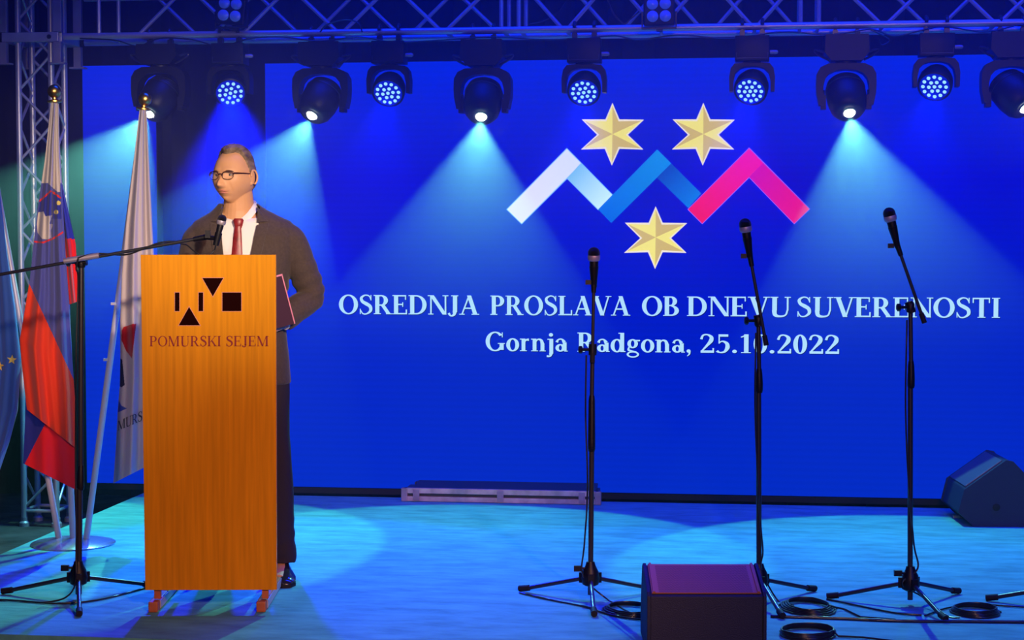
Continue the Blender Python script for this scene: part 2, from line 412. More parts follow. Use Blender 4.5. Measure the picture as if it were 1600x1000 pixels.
    g['d'] = (.70, ringp(.30, .33, .28, .35, xs, T) + rectp(.44, 0, .44 + xs, 1) + rectp(.36, 1 - f, .50, 1) + rectp(.50, 0, .67, f))
    g['g'] = (.62, ringp(.28, .44, .23, .24, xs * .9, T) + rectp(.42, .57, .60, .64) + ringp(.29, -.12, .27, .17, .09, .07) + strokep([(.13, .27), (.10, .12), (.24, .05), (.44, .0)], [.06, .10, .09, .08]))
    g[','] = (.30, dot(.14, .08, .09) + strokep([(.18, .08), (.17, -.08), (.08, -.18)], [.1, .07, .03]))
    g['.'] = (.30, dot(.14, .08, .09))
    g['1'] = (.52, rectp(.2, 0, .2 + xs, .97) + rectp(.09, 0, .46, f) + strokep([(.08, .82), (.2, .88), (.28, .96)], [.05, .07, .05]))
    g['2'] = (.60, strokep([(.07, .70), (.14, .9), (.30, .94), (.45, .82), (.44, .62), (.28, .36), (.09, .08)], [.10, .08, .07, .14, xs, .10, .06]) + rectp(.05, 0, .54, .12) + rectp(.50, 0, .56, .24))
    g['5'] = (.60, rectp(.13, .84, .50, .96) + rectp(.13, .48, .18, .9) + strokep([(.14, .52), (.28, .60), (.44, .50), (.47, .28), (.36, .06), (.18, .02), (.07, .1)], [.05, .07, .14, xs, .10, .06, .12]))
    g['0'] = (.60, ringp(.30, .48, .26, .50, xs, T))
    return g
GB = glyphs(0.185, 0.07)
GN = glyphs(0.15, 0.05)
def word(mb, txt, x0, x1, y0, h, fn, col=None, gl=GB, track=0.0):
    # lay a word between x0 and x1 (any units), baseline y0, cap height h; fn(x, y) -> 3D
    tot = sum(gl[c][0] + track for c in txt) - track; sx = (x1 - x0) / tot; x = 0
    for c in txt:
        wd, ps = gl[c]
        for p in ps:
            mb.add([fn(x0 + (x + a) * sx, y0 + b * h) for a, b in p], [tuple(range(len(p)))], col)
        x += wd + track

# ================================================================== SETTING
GZ = -0.15
SX0, SY0, SY1 = -3.30, G(300, 1000).y, 9.50
mb = MB(); mb.box(((SX0 + 6.5) / 2, (SY0 + SY1) / 2, GZ / 2), (6.5 - SX0, SY1 - SY0, -GZ))
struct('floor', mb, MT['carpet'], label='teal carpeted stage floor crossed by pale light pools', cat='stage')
mb = MB(); mb.box((0, 5, GZ - 0.05), (26, 22, 0.1))
struct('ground', mb, MT['ground'], label='dark uneven ground beside the low stage', cat='ground')
# gathered black cloth behind everything
mb = MB(); n = 420
xs = [-9 + 19 * i / n for i in range(n + 1)]
yo = [10.35 + 0.035 * math.sin(x * 21) + 0.02 * math.sin(x * 47 + 1) for x in xs]
vs = [(x, y, GZ) for x, y in zip(xs, yo)] + [(x, y, 4.2) for x, y in zip(xs, yo)]
vs += [(x, y + 0.03, GZ) for x, y in zip(xs, yo)] + [(x, y + 0.03, 4.2) for x, y in zip(xs, yo)]
N1 = n + 1
fs = [(i, i + 1, N1 + i + 1, N1 + i) for i in range(n)] + [(2 * N1 + i + 1, 2 * N1 + i, 3 * N1 + i, 3 * N1 + i + 1) for i in range(n)]
mb.add(vs, fs)
struct('wall_back', mb, MT['drape'], 60, label='black pleated drape hanging behind the screens', cat='drape')

# ------------------------------------------------------------------ LED walls
YS = 9.60
def scr(px, py, off=0.004):
    return PY(px, py, YS - off)
def led_wall(x0p, x1, label):
    a = PY(x0p, 430, YS).x
    zb, zt = PY(600, 763, YS).z, PY(800, 94.5, YS).z
    t = thing('led_wall', label, 'screen', ((a + x1) / 2, YS + 0.05, 0))
    W = x1 - a
    mb = MB(); mb.box((0, 0.0, (zb + zt) / 2), (W, 0.09, zt - zb)); part('cabinet', mb, MT['black_plastic'], t)
    mb = MB(); mb.add([(-W / 2 + .004, -0.0475, zb), (W / 2 - .004, -0.0475, zb), (W / 2 - .004, -0.0475, zt), (-W / 2 + .004, -0.0475, zt)], [(0, 1, 2, 3)])
    o = part('display', mb, MT['screen'], t, None, fix=False)
    mb = MB(); mb.box((0, 0.0, zb / 2 - 0.002), (W, 0.10, zb - 0.004)); part('plinth', mb, MT['rubber'], t)
    return t
main = led_wall(415, 5.2, 'wide deep blue screen with mountain emblem, stars and event title')
side = led_wall(131, PY(247, 430, YS).x, 'narrow plain blue screen strip behind the flags')
def inmain(v): return Vector(v) - main.location

def graphic(name, polys, parent=main, off=0.004, label=None):
    mb = MB()
    for pts, c in polys:
        mb.add([inmain(scr(x, y, off)) for x, y in pts], [tuple(range(len(pts)))], c)
    return part(name, mb, MT['screen_graphic'], parent, None, fix=False, label=label)
def cz(x, y): return (780 + x / 3.2, 150 + y / 3.2)
def shrink(poly, k):
    cx = sum(p[0] for p in poly) / len(poly); cy = sum(p[1] for p in poly) / len(poly)
    return [(cx + (x - cx) * k, cy + (y - cy) * k) for x, y in poly]
def bandfill(A, B, D, Cc, c0, c1, n=16):
    # quad A-B-C-D split along A->B with a colour run
    out = []
    for i in range(n):
        s, t = i / n, (i + 1) / n
        q = lambda P, Q, u: (P[0] + (Q[0] - P[0]) * u, P[1] + (Q[1] - P[1]) * u)
        c = tuple(c0[k] + (c1[k] - c0[k]) * (i + .5) / n for k in range(3))
        out.append(([q(A, B, s), q(A, B, t), q(D, Cc, t), q(D, Cc, s)], c))
    return out
def chev(L, Rr, cl0, cl1, cr0, cr1, label, outline=None, off=0.004):
    L = [cz(*p) for p in L]; Rr = [cz(*p) for p in Rr]
    polys = []
    if outline:
        o = 1.2
        full = [L[0], L[1], Rr[1], Rr[2], Rr[3], L[3]]
        ex = [(L[0][0] - o * 1.3, L[0][1]), (L[1][0], L[1][1] - o * 1.4), (Rr[1][0] + o * 1.3, Rr[1][1]), (Rr[2][0], Rr[2][1] + o * 1.3), (Rr[3][0], Rr[3][1] + o * 1.3), (L[3][0], L[3][1] + o * 1.3)]
        polys += [([ex[0], ex[1], (Rr[3][0], Rr[3][1] + o * 1.3), ex[5]], outline), ([ex[1], ex[2], ex[3], ex[4]], outline)]
        graphic('chevron_outline', polys, off=off - 0.0015); polys = []
    polys += bandfill(L[0], L[1], L[3], L[2], cl0, cl1)
    polys += bandfill(Rr[0], Rr[1], Rr[3], Rr[2], cr0, cr1)
    graphic('chevron', polys, off=off, label=label)
chev([(40, 567), (338, 265), (410, 337), (112, 637)], [(408, 335), (565, 495), (495, 567), (340, 410)],
     lin(228, 228, 245), lin(215, 225, 248), lin(120, 190, 225), lin(200, 240, 250), 'white chevron', lin(120, 190, 255))
chev([(495, 567), (790, 267), (860, 337), (560, 635)], [(860, 337), (1010, 487), (945, 560), (790, 410)],
     lin(0, 105, 215), lin(10, 140, 228), lin(5, 70, 185), lin(0, 120, 215), 'mid blue chevron', None, 0.006)
chev([(945, 567), (1250, 262), (1320, 335), (1015, 637)], [(1320, 335), (1550, 565), (1475, 637), (1250, 405)],
     lin(240, 22, 70), lin(236, 20, 140), lin(205, 10, 150), lin(232, 22, 130), 'red and pink chevron', lin(150, 90, 235), 0.008)
for (sx, sy) in ((957, 209.5), (1099, 209.5), (1024.5, 371)):
    tips = [(0, -46.5), (47, -21.5), (46, 23), (-1, 47), (-47, 23), (-46, -22)]
    inn = [(10, -21), (22, 1), (10, 21), (-11, 21), (-22, 1), (-10, -21)]
    c = (0, 0); polys = []
    hi, lo = lin(240, 228, 110), lin(205, 180, 92)
    for k in range(6):
        polys.append(([c, inn[k - 1], tips[k]], hi if k % 2 == 0 else lo))
        polys.append(([c, tips[k], inn[k]], lo if k % 2 == 0 else hi))
    edge = []
    for k in range(6):
        for (tx, ty), m_ in ((inn[k - 1], 1.1), (tips[k], 1.05)):
            edge.append((sx + tx * m_, sy + ty * m_))
    e2 = [((sx, sy), edge[i], edge[(i + 1) % 12]) for i in range(12)]
    graphic('star_outline', [(list(p), lin(236, 226, 205)) for p in e2], off=0.0042)
    graphic('star', [([(sx + x * .95, sy + y * .95) for x, y in p], cc) for p, cc in polys], off=0.006, label='six-pointed yellow star')
# title: two lines of serif capitals, laid level on the screen
def screen_words(name, words, pref, label):
    (pxa, yb, yt) = pref
    zb, zt = PY(pxa, yb, YS).z, PY(pxa, yt, YS).z
    for nm, off, dx, col in ((name + '_shadow', 0.0042, 0.004, lin(0, 20, 110)), (name, 0.006, 0, lin(170, 215, 250))):
        mb = MB()
        for t, a, b in words:
            xa, xb = PY(a, 500, YS).x, PY(b, 500, YS).x
            word(mb, t, xa, xb, zb, zt - zb, lambda x, z: inmain((x + dx, YS - off, z - dx)), col)
        part(nm, mb, MT['screen_graphic'], main, None, fix=False, label=label if nm == name else None)
screen_words('title_lettering', [('OSREDNJA', 529, 749), ('PROSLAVA', 766, 985), ('OB', 1002, 1063), ('DNEVU', 1073, 1237), ('SUVERENOSTI', 1244, 1563)], (1046, 493.5, 463), 'pale blue serif capitals')
screen_words('date_lettering', [('Gornja', 758, 888), ('Radgona,', 902, 1082), ('25.10.2022', 1093, 1313)], (1040, 550.5, 520.5), 'pale blue bold serif letters')

# ------------------------------------------------------------------ truss
TY = 9.15; TS = 0.24
zc = PY(800, 47, TY).z
def truss_run(x0, x1, nodes, first, last):
    pass
beam = thing('truss_beam', 'long horizontal aluminium lighting truss across the top of the stage', 'truss', (0, TY, zc))
RX = PY(1600, 40, TY).x + 0.9
LX = PY(100, 45, TY).x
for (dy, dz) in ((0, 0), (0.30, 0), (0, TS), (0.30, TS)):
    rod('chord', (LX, dy, dz), (RX, dy, dz), 0.0185, 'alu', beam, 14)
def nx(px): return PY(px, 45, TY).x
secs = [(nx(142), nx(797), [nx(v) for v in (212, 375, 532, 693)]), (nx(797), nx(1265), [nx(v) for v in (883, 1030, 1179)]), (nx(1265), nx(1265) + 2.1, [nx(v) for v in (1381, 1558, 1730)])]
for a, b, nd in secs:
    h = (nd[1] - nd[0]) / 2
    for fy, sh in ((0, 0), (0.30, h)):
        for k in nd:
            k2 = k + sh
            for s in (-1, 1):
                e = k2 + s * h * 0.94
                if a + .03 < k2 < b and a - .02 < e < b + .02:
                    rod('brace', (k2 + s * .012, fy, 0), (e, fy, TS), 0.0105, 'alu', beam, 8)
    for fy in (0, 0.30):
        for q in (a + 0.045, b - 0.045):
            rod('end_post', (q, fy, 0), (q, fy, TS), 0.0115, 'alu', beam, 8)
    for q in (a + 0.045, b - 0.045, *nd):
        rod('cross_brace', (q, 0, 0), (q, 0.30, 0), 0.0095, 'alu', beam, 8)
# tower on the left
CT = G(30, 826, GZ)
tx, ty = PY(29.5, 150, 9.20).x, 9.20
tower = thing('truss_tower', 'upright aluminium truss tower left of the narrow screen', 'truss', (tx, ty, GZ))
TW, TDp, TH = 0.182, 0.185, 3.1
cs = [(0, 0), (TW, 0), (0, TDp), (TW, TDp)]
for x, y in cs:
    rod('chord', (x, y, 0.03), (x, y, TH), 0.0165, 'alu', tower, 14)
    mb = MB(); mb.lathe([(0.028, 0), (0.028, 0.02), (0.019, 0.03), (0.019, 0.05)], 14, Matrix.Translation((x, y, 0))); part('foot', mb, MT['alu_dark'], tower)
st = 0.187
for k in range(15):
    z0 = 0.1 + k * st; z1 = z0 + st
    if z1 > TH: break
    f = k % 2
    for (A, B, ph) in ((cs[0], cs[1], 0), (cs[2], cs[3], 1), (cs[0], cs[2], 1), (cs[1], cs[3], 0)):
        a, b = (A, B) if (f + ph) % 2 == 0 else (B, A)
        rod('brace', (*a, z0), (*b, z1), 0.008, 'alu', tower, 8)
for (A, B) in ((cs[0], cs[1]), (cs[2], cs[3]), (cs[0], cs[2]), (cs[1], cs[3])):
    rod('base_bar', (*A, 0.085), (*B, 0.085), 0.0095, 'alu', tower, 8)
# sleeve block round the tower head that carries the beam
sz = zc - GZ
block = thing('sleeve_block', 'square aluminium sleeve block clamped round the tower top', 'truss block', (tx, ty, zc))
mb = MB(); e = 0.05
for y in (-e, TDp + e):
    mb.box((TW / 2, y, 0.0), (TW + 0.13, 0.03, 0.05))
for x in (-e - .01, TW + e + .01):
    mb.box((x, TDp / 2, 0.0), (0.03, TDp + 2 * e - .03, 0.05))
part('lower_ring', mb, MT['alu'], block, None, 0.003)
mb = MB()
for y in (-e, TDp + e):
    mb.box((TW / 2, y, 0.27), (TW + 0.13, 0.03, 0.05))
for x in (-e - .01, TW + e + .01):
    mb.box((x, TDp / 2, 0.27), (0.03, TDp + 2 * e - .03, 0.05))
part('upper_ring', mb, MT['alu'], block, None, 0.003)
for x in (-e - .01, TW + e + .01):
    for y in (-e, TDp + e):
        mb = MB(); mb.box((x, y, 0.135), (0.045, 0.028, 0.218)); part('upright', mb, MT['alu_dark'], block, None, 0.002)
        mb = MB(); mb.box((x, y, -0.080), (0.040, 0.035, 0.108)); mb.box((x, y, -0.139), (0.085, 0.05, 0.009)); part('roller_bracket', mb, MT['alu_dark'], block, None, 0.001)
mb = MB(); mb.lathe([(0.012, 0), (0.012, 0.006)], 14, Matrix.Translation((TW + e * 0.35, -e - .0155, 0)) @ Matrix.Rotation(PI / 2, 4, 'X')); part('bolt', mb, MT['black_metal'], block)
# ------------------------------------------------------------------ moving heads
def beam_dir(lat, fwd):
    return Vector((math.tan(R(lat)), -math.tan(R(fwd)), -1)).normalized()
HY = TY + 0.0
BEAM_COL = (0.115, 0.52, 0.37)
def clamps(t, zt, mo=0.055, orange=True):
    for s in (-1, 1):
        mb = MB()
        mb.box((s * mo, 0, zt - 0.012), (0.026, 0.034, 0.03))
        mb.tube([Vector((s * mo, 0.028 * math.cos(a), zt + 0.03 + 0.028 * math.sin(a))) for a in [R(-100 + 280 * i / 12) for i in range(13)]], 0.009, 8)
        c = part('clamp', mb, MT['black_metal'], t)
        if orange:
            mb = MB(); mb.box((s * mo, -0.02, zt - 0.028), (0.034, 0.01, 0.008)); part('clamp_plate', mb, MT['clamp_orange'], c)
def head_frame(d):
    z = Vector(d); x = Vector((0, 0, 1)).cross(z)
    x = Vector((1, 0, 0)) - z * z.x; x.normalize(); y = z.cross(x)
    return Matrix((x, y, z)).transposed().to_4x4()
def wash_head(px, py_src, lat, fwd, label, power=270, size=62):
    d = beam_dir(lat, fwd)
    src = PY(px, py_src, HY - 0.05)
    dv = beam_dir(lat, 38); piv = src - dv * 0.125
    t = thing('moving_head', label, 'stage light', (piv.x, piv.y, piv.z), 0, 'beam moving heads hung from the truss')
    top = zc - piv.z                         # truss tube in local z
    M = head_frame(dv)
    prof = [(0.001, -0.088), (0.05, -0.086), (0.080, -0.070), (0.095, -0.035), (0.099, 0.0), (0.098, 0.05), (0.088, 0.10), (0.070, 0.126), (0.058, 0.131), (0.036, 0.128), (0.030, 0.112), (0.001, 0.112)]
    mb = MB(); mb.lathe(prof, 36, M); hd = part('lamp_head', mb, MT['black_plastic'], t, 35)
    mb = MB()
    for k in range(4):
        zz = -0.064 + k * 0.012; r = 0.084 + k * .004
        mb.lathe([(r, zz), (r + .004, zz + .002), (r + .004, zz + .005), (r, zz + .007)], 36, M)
    part('cooling_rib', mb, MT['black_metal'], hd)
    mb = MB(); mb.lathe([(0.036, 0.124), (0.038, 0.131), (0.030, 0.133), (0.026, 0.129)], 28, M); part('lens_ring', mb, MT['lens_ring'], hd)
    mb = MB(); mb.ball(M @ Vector((0, 0, 0.123)), 0.0290, 18, 10); part('lens', mb, MT['lens_white'], hd, 60)
    # yoke
    outer = [(-.125, .125), (-.085, .145), (.085, .145), (.125, .125), (.148, .085), (.148, .03), (.134, -.045), (.120, -.085), (.104, -.085), (.104, -.03)]
    arch = [(.118 * math.cos(a), .118 * math.sin(a) * 0.92 + 0.0) for a in [R(10 + 160 * i / 14) for i in range(15)]]
    poly = outer + [(.112, -.01)] + arch + [(-.112, -.01), (-.104, -.03), (-.104, -.085), (-.120, -.085), (-.134, -.045), (-.148, .03), (-.148, .085)]
    # front/back strips built from quads so the U stays concave
    pts_o = [(.104, -.085), (.134, -.06), (.146, 0.0), (.148, .045), (.146, .095), (.128, .128), (.09, .146), (.0, .148)]
    pts_i = [(.104, -.085), (.110, -.06), (.114, 0.0), (.113, .035), (.104, .072), (.084, .097), (.052, .112), (.0, .118)]
    O = pts_o + [(-x, z) for x, z in reversed(pts_o[:-1])]; I = pts_i + [(-x, z) for x, z in reversed(pts_i[:-1])]
    rings = [[(O[i][0], -0.05, O[i][1]), (O[i][0], 0.05, O[i][1]), (I[i][0], 0.05, I[i][1]), (I[i][0], -0.05, I[i][1])] for i in range(1, len(O) - 1)]
    mb = MB(); mb.loft(rings)
    for s in (-1, 1):
        mb.box((s * .112, 0, -.045), (.026, .075, .07))
        mb.lathe([(0.03, 0.0), (0.03, 0.014)], 16, Matrix.Translation((s * .105, 0, -.012)) @ Matrix.Rotation(PI / 2 * s, 4, 'Y'))
    part('yoke', mb, MT['black_plastic'], t, 35, 0.0)
    mb = MB(); mb.lathe([(0.055, .145), (0.055, .158), (0.07, .160)], 24)
    hb = top - 0.05
    mb.prism([(-.075, .158), (.075, .158), (.11, .20), (.105, hb), (-.105, hb), (-.11, .20)], -0.085, 0.085, lambda a, b, q: (a, q, b))
    bs = part('base', mb, MT['black_plastic'], t, 35, 0.0)
    for s in (-1, 1):
        mb = MB(); mb.tube(catmull([(s * .085, -.02, .165), (s * .125, -.02, .185), (s * .152, -.02, .205), (s * .15, -.02, .215), (s * .11, -.02, .205)], 5), 0.006, 8)
        part('handle', mb, MT['black_metal'], bs)
    clamps(t, hb + 0.025, 0.055, False)
    l = spot('moving_head_lamp', (0, 0, 0), (0, 0, -1), BEAM_COL, power, size, 0.10, 0.02)
    l.location = src + dv * 0.030; aim(l, d)
    return t
def led_head(px, py, lat, tilt, label, roll=0, power=85):
    # face looks out toward the audience, tilted down
    d = Vector((math.sin(R(lat)) * math.cos(R(tilt)), -math.cos(R(lat)) * math.cos(R(tilt)), -math.sin(R(tilt))))
    face = PY(px, py, HY - 0.06); piv = face - d * 0.055
    t = thing('led_moving_head', label, 'stage light', piv, 0, 'blue LED moving heads hung from the truss')
    top = zc - piv.z
    z = d; x = Vector((1, 0, 0)) - z * z.x; x.normalize(); y = z.cross(x)
    M = Matrix((x, y, z)).transposed().to_4x4()
    mb = MB(); mb.lathe([(0.001, -0.075), (0.045, -0.072), (0.068, -0.05), (0.083, -0.01), (0.086, 0.03), (0.084, 0.052), (0.078, 0.056), (0.074, 0.050), (0.001, 0.050)], 32, M)
    hd = part('lamp_head', mb, MT['black_plastic'], t, 35)
    mb = MB(); mb.lathe([(0.0735, 0.0505), (0.0735, 0.0525)], 32, M); part('face_plate', mb, MT['blue_face'], hd)
    mb = MB()
    spots_ = [(0, 0)] + [(0.0275 * math.cos(R(60 * k + 10)), 0.0275 * math.sin(R(60 * k + 10))) for k in range(6)] + [(0.056 * math.cos(R(30 * k + 5)), 0.056 * math.sin(R(30 * k + 5))) for k in range(12)]
    for a, b in spots_:
        mb.lathe([(0.0095, 0.053), (0.0085, 0.0565), (0.004, 0.058)], 10, M @ Matrix.Translation((a, b, 0)))
    part('led_array', mb, MT['led_dots'], hd)
    pts_o = [(.088, -.03), (.112, -.03), (.114, .04), (.106, .085), (.088, .108), (.05, .112), (.0, .112)]
    pts_i = [(.088, -.03), (.093, -.03), (.093, .02), (.084, .060), (.060, .084), (.03, .093), (.0, .094)]
    O = pts_o + [(-x, z) for x, z in reversed(pts_o[:-1])]; I = pts_i + [(-x, z) for x, z in reversed(pts_i[:-1])]
    rings = [[(O[i][0], -0.04, O[i][1]), (O[i][0], 0.04, O[i][1]), (I[i][0], 0.04, I[i][1]), (I[i][0], -0.04, I[i][1])] for i in range(1, len(O) - 1)]
    mb = MB(); mb.loft(rings); part('yoke', mb, MT['black_plastic'], t, 35)
    hb = top - 0.052
    mb = MB(); mb.lathe([(0.045, .11), (0.045, .122)], 20); mb.box((0, 0, (0.121 + hb) / 2), (0.17, 0.12, hb - 0.121))
    bs = part('base', mb, MT['black_plastic'], t, 35, 0.004)
    mb = MB(); mb.tube([(-.078, -.062, .16), (-.076, -.064, .132), (.076, -.064, .132), (.078, -.062, .16)], 0.0035, 6); part('handle', mb, MT['black_metal'], bs)
    mb = MB(); mb.lathe([(0.010, 0), (0.011, .03), (0.006, .04)], 10, Matrix.Translation((.088, -.02, .165)) @ Matrix.Rotation(PI / 2, 4, 'Y')); part('plug', mb, MT['alu_dark'], bs)
    clamps(t, hb + 0.027, 0.05)
    l = spot('led_head_lamp', (0, 0, 0), (0, 0, -1), (0.0, 0.004, 1.0), power, 58, 0.5, 0.05)
    l.location = face + d * 0.03; aim(l, Vector((d.x * .7, d.y * .55, -0.62)))
    return t
wash_head(234, 176, -22, 31, 'beam moving head behind the brass finial of the rightmost flagpole', 400, 72)
wash_head(488, 179, -20, 27, 'white-lit beam moving head above and right of the speaker', 310, 67)
wash_head(752, 181, 0, 26, 'white-lit beam moving head above the word PROSLAVA, left of the white chevron', 330, 66)
wash_head(1327, 175, 8, 28, 'white-lit beam moving head right of the three stars', 340, 65)
wash_head(1601, 168, 33, 26, 'beam moving head cut by the right edge of the picture')
led_head(360, 146, 16, 32, 'LED moving head over the dark gap between the screens', 0, 800)
led_head(606, 146, 0, 36, 'LED moving head third from the truss tower, above OSREDNJA')
led_head(912, 145, 0, 36, 'LED moving head just above the upper left star')
led_head(1172, 143, -12, 36, 'LED moving head just above the red chevron')
led_head(1460, 136, -14, 36, 'LED moving head nearest the right edge of the picture')

# blinders
for (px, py, lab, rot) in ((359, 15, 'four-lamp blinder over the gap between the screens', 6), (1029.5, 15.5, 'four-lamp blinder above the upper stars', -1)):
    c = PY(px, py, TY - 0.10)
    t = thing('blinder_light', lab, 'stage light', c, 0, 'four-lamp blinders on the truss')
    Mr = Matrix.Rotation(R(rot), 4, 'Y')
    mb = MB(); mb.box((0, 0.03, 0), (0.155, 0.05, 0.15), Mr.to_3x3()); part('housing', mb, MT['black_plastic'], t, None, 0.006)
    for x in (-.032, .032):
        for z in (-.031, .031):
            mb = MB(); q = Mr @ Vector((x, 0.004, z)); mb.lathe([(0.029, 0), (0.0285, 0.008), (0.018, 0.013), (0.001, 0.015)], 20, Matrix.Translation(q) @ Matrix.Rotation(PI / 2, 4, 'X')); part('lens', mb, MT['blind_lens'], t)
    mb = MB(); mb.tube([(-.085, .03, -.005), (-.085, .03, -.088), (.085, .03, -.088), (.085, .03, -.005)], 0.006, 6); mb.box((0, .065, -.092), (0.03, .07, .014)); part('bracket', mb, MT['black_metal'], t)

# cables looped along the truss
def cable(pts, r, label, k=8, cat='cable', group=None, mk='cable_jacket'):
    mb = MB(); mb.tube(catmull(pts, k), r, 6); o = part('cable', mb, MT[mk], None, 60)
    return tag(o, label, cat, group)
def truss_cable(pl, dy, label):
    cable([PY(x, y, TY + dy) for x, y in pl], 0.0042, label)
truss_cable([(125, 60), (180, 63), (215, 72), (250, 60), (300, 62), (345, 72), (392, 60), (440, 58), (500, 64), (560, 58), (620, 66), (700, 62), (770, 58), (850, 62), (905, 60)], -0.045, 'black cable sagging under the truss over the left half')
truss_cable([(915, 60), (960, 56), (1000, 62), (1060, 55), (1140, 60), (1220, 50), (1300, 54), (1360, 46), (1400, 56), (1470, 42), (1540, 50), (1600, 38), (1660, 44)], -0.045, 'black cable sagging under the truss over the right half')
truss_cable([(500, 50), (512, 38), (540, 31), (560, 36), (566, 50)], -0.04, 'short cable loop on the truss between the second and third beam heads')
truss_cable([(828, 38), (850, 32), (872, 18), (888, -6)], 0.03, 'cable rising through the truss left of the middle blinder')
truss_cable([(948, -5), (958, 20), (975, 37), (985, 30), (1003, 14)], 0.1, 'cable drooping inside the truss left of the middle blinder')
truss_cable([(1360, 46), (1372, 52), (1390, 62), (1378, 70), (1372, 60)], -0.05, 'curled cable end under the truss near the right beam head')

# ================================================================== FLAGS
FB = G(114.5, 850)
fbase = thing('flag_stand', 'three white flagpoles fanning from a round steel base', 'flag stand', FB, YAW)
mb = MB(); mb.lathe([(0.190, 0.0), (0.192, 0.006), (0.185, 0.010), (0.12, 0.022), (0.05, 0.030), (0.001, 0.031)], 48); part('base_plate', mb, MT['disc'], fbase, 60)
FD = FB.dot(FW)
def fl(p): return local(p, FB, YAW)
poles = [(((-28, 165), (92, 842)), 0.03), (((85.5, 158), (114, 842)), -0.02), (((224.5, 170), (135, 842)), -0.02)]
tops = []
for (a, b), dd in poles:
    pa = PD(a[0], a[1], FD + dd); pb = PD(b[0], b[1], FD + dd * .3); pb.z = 0.026
    rod('pole', fl(pb), fl(pa), 0.0145, 'pole_white', fbase, 14)
    tops.append(pa)
    ax = (pa - pb).normalized(); m4 = Matrix.Translation(fl(pa)) @ (Matrix.Rotation(-YAW, 3, 'Z') @ ax).to_track_quat('Z', 'Y').to_matrix().to_4x4()
    mb = MB(); mb.lathe([(0.016, -0.01), (0.034, -0.004), (0.034, 0.002), (0.012, 0.008), (0.012, 0.016)] + [(max(.002, 0.031 * math.sin(PI * i / 12)), 0.044 - 0.031 * math.cos(PI * i / 12)) for i in range(1, 13)], 24, m4)
    part('finial', mb, MT['gold'], fbase, 50)
    for kk in (0.42, 0.55):
        q = pb.lerp(pa, kk); mb = MB(); mb.box(fl(q) + Vector((-0.017, -0.012, 0)), (0.022, 0.012, 0.012)); part('cord_cleat', mb, MT['pole_white'], fbase)

def drape(name, Lp, Rp, D, nv, nu, colour, thick, folds, label, parts=None, topd=None, group=None, objparent=None):
    """hanging cloth: a closed fold bundle between two outlines given as (y, x) tables, at distance D"""
    y0, y1 = Lp[0][0], Lp[-1][0]
    t = objparent
    mb = MB(); n2 = nu * 2
    rings = []; cols = []
    for j in range(nv + 1):
        s = j / nv
        yl = y0 + (y1 - y0) * s; yr = Rp[0][0] + (Rp[-1][0] - Rp[0][0]) * s
        xl, xr = lerp_table(Lp, yl), lerp_table(Rp, yr)
        th = thick * min(1.0, 0.25 + 2.2 * s)
        ring = []
        for k in range(n2):
            u = k / nu if k < nu else 2 - k / nu
            x = xl + (xr - xl) * u; y = yl + (yr - yl) * u
            fr = -1 if k < nu else 1
            b = math.sin(PI * min(max(u, 0.0), 1.0)) ** 0.6
            dd = fr * th * b * 0.5 + folds(u, s) * th * b * (1 if fr < 0 else .5)
            ring.append((PD(x, y, D + dd), (x, y)))
        rings.append(ring)
    base = len(mb.v)
    for ring in rings: mb.v += [tuple(p) for p, _ in ring]
    for j in range(nv):
        for k in range(n2):
            a, b, c, d = j * n2 + k, j * n2 + (k + 1) % n2, (j + 1) * n2 + (k + 1) % n2, (j + 1) * n2 + k
            mb.f.append((a, b, c, d))
            p = rings[j][k][1]; q = rings[j + 1][(k + 1) % n2][1]
            mb.c.append(colour((p[0] + q[0]) / 2, (p[1] + q[1]) / 2, k < nu))
    mb.f.append(tuple(range(n2 - 1, -1, -1))); mb.c.append(colour(rings[0][0][1][0], rings[0][0][1][1], True))
    mb.f.append(tuple(nv * n2 + k for k in range(n2))); mb.c.append(colour(rings[-1][0][1][0], rings[-1][0][1][1] - 2, True))
    return mb, rings
def inpoly(x, y, P):
    c = False; j = len(P) - 1
    for i in range(len(P)):
        xi, yi = P[i]; xj, yj = P[j]
        if (yi > y) != (yj > y) and x < (xj - xi) * (y - yi) / (yj - yi) + xi: c = not c
        j = i
    return c
def near_line(x, y, pts, wdt):
    for (ax, ay), (bx, by) in zip(pts, pts[1:]):
        L2 = (bx - ax) ** 2 + (by - ay) ** 2; t = max(0, min(1, ((x - ax) * (bx - ax) + (y - ay) * (by - ay)) / L2))
        if math.hypot(x - ax - t * (bx - ax), y - ay - t * (by - ay)) < wdt: return True
    return False
WHT, BLU, RED = (0.62, 0.54, 0.47), (0.085, 0.095, 0.33), (0.80, 0.055, 0.02)
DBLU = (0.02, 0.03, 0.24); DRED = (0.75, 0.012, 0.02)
def c6(x, y): return (x / 4, 250 + y / 4)
mount = [c6(*p) for p in ((238, 328), (272, 322), (284, 352), (328, 345), (308, 398), (332, 402), (318, 440), (322, 485), (296, 497), (262, 492), (235, 455), (230, 400))]
shield = [c6(*p) for p in ((250, 255), (318, 192), (375, 232), (392, 452), (300, 515), (215, 512))]
def star5(x, y, cx, cy, r):
    a = math.atan2(y - cy, x - cx) + PI / 2; d = math.hypot(x - cx, y - cy)
    return d < r * (0.62 + 0.38 * math.cos(5 * a))
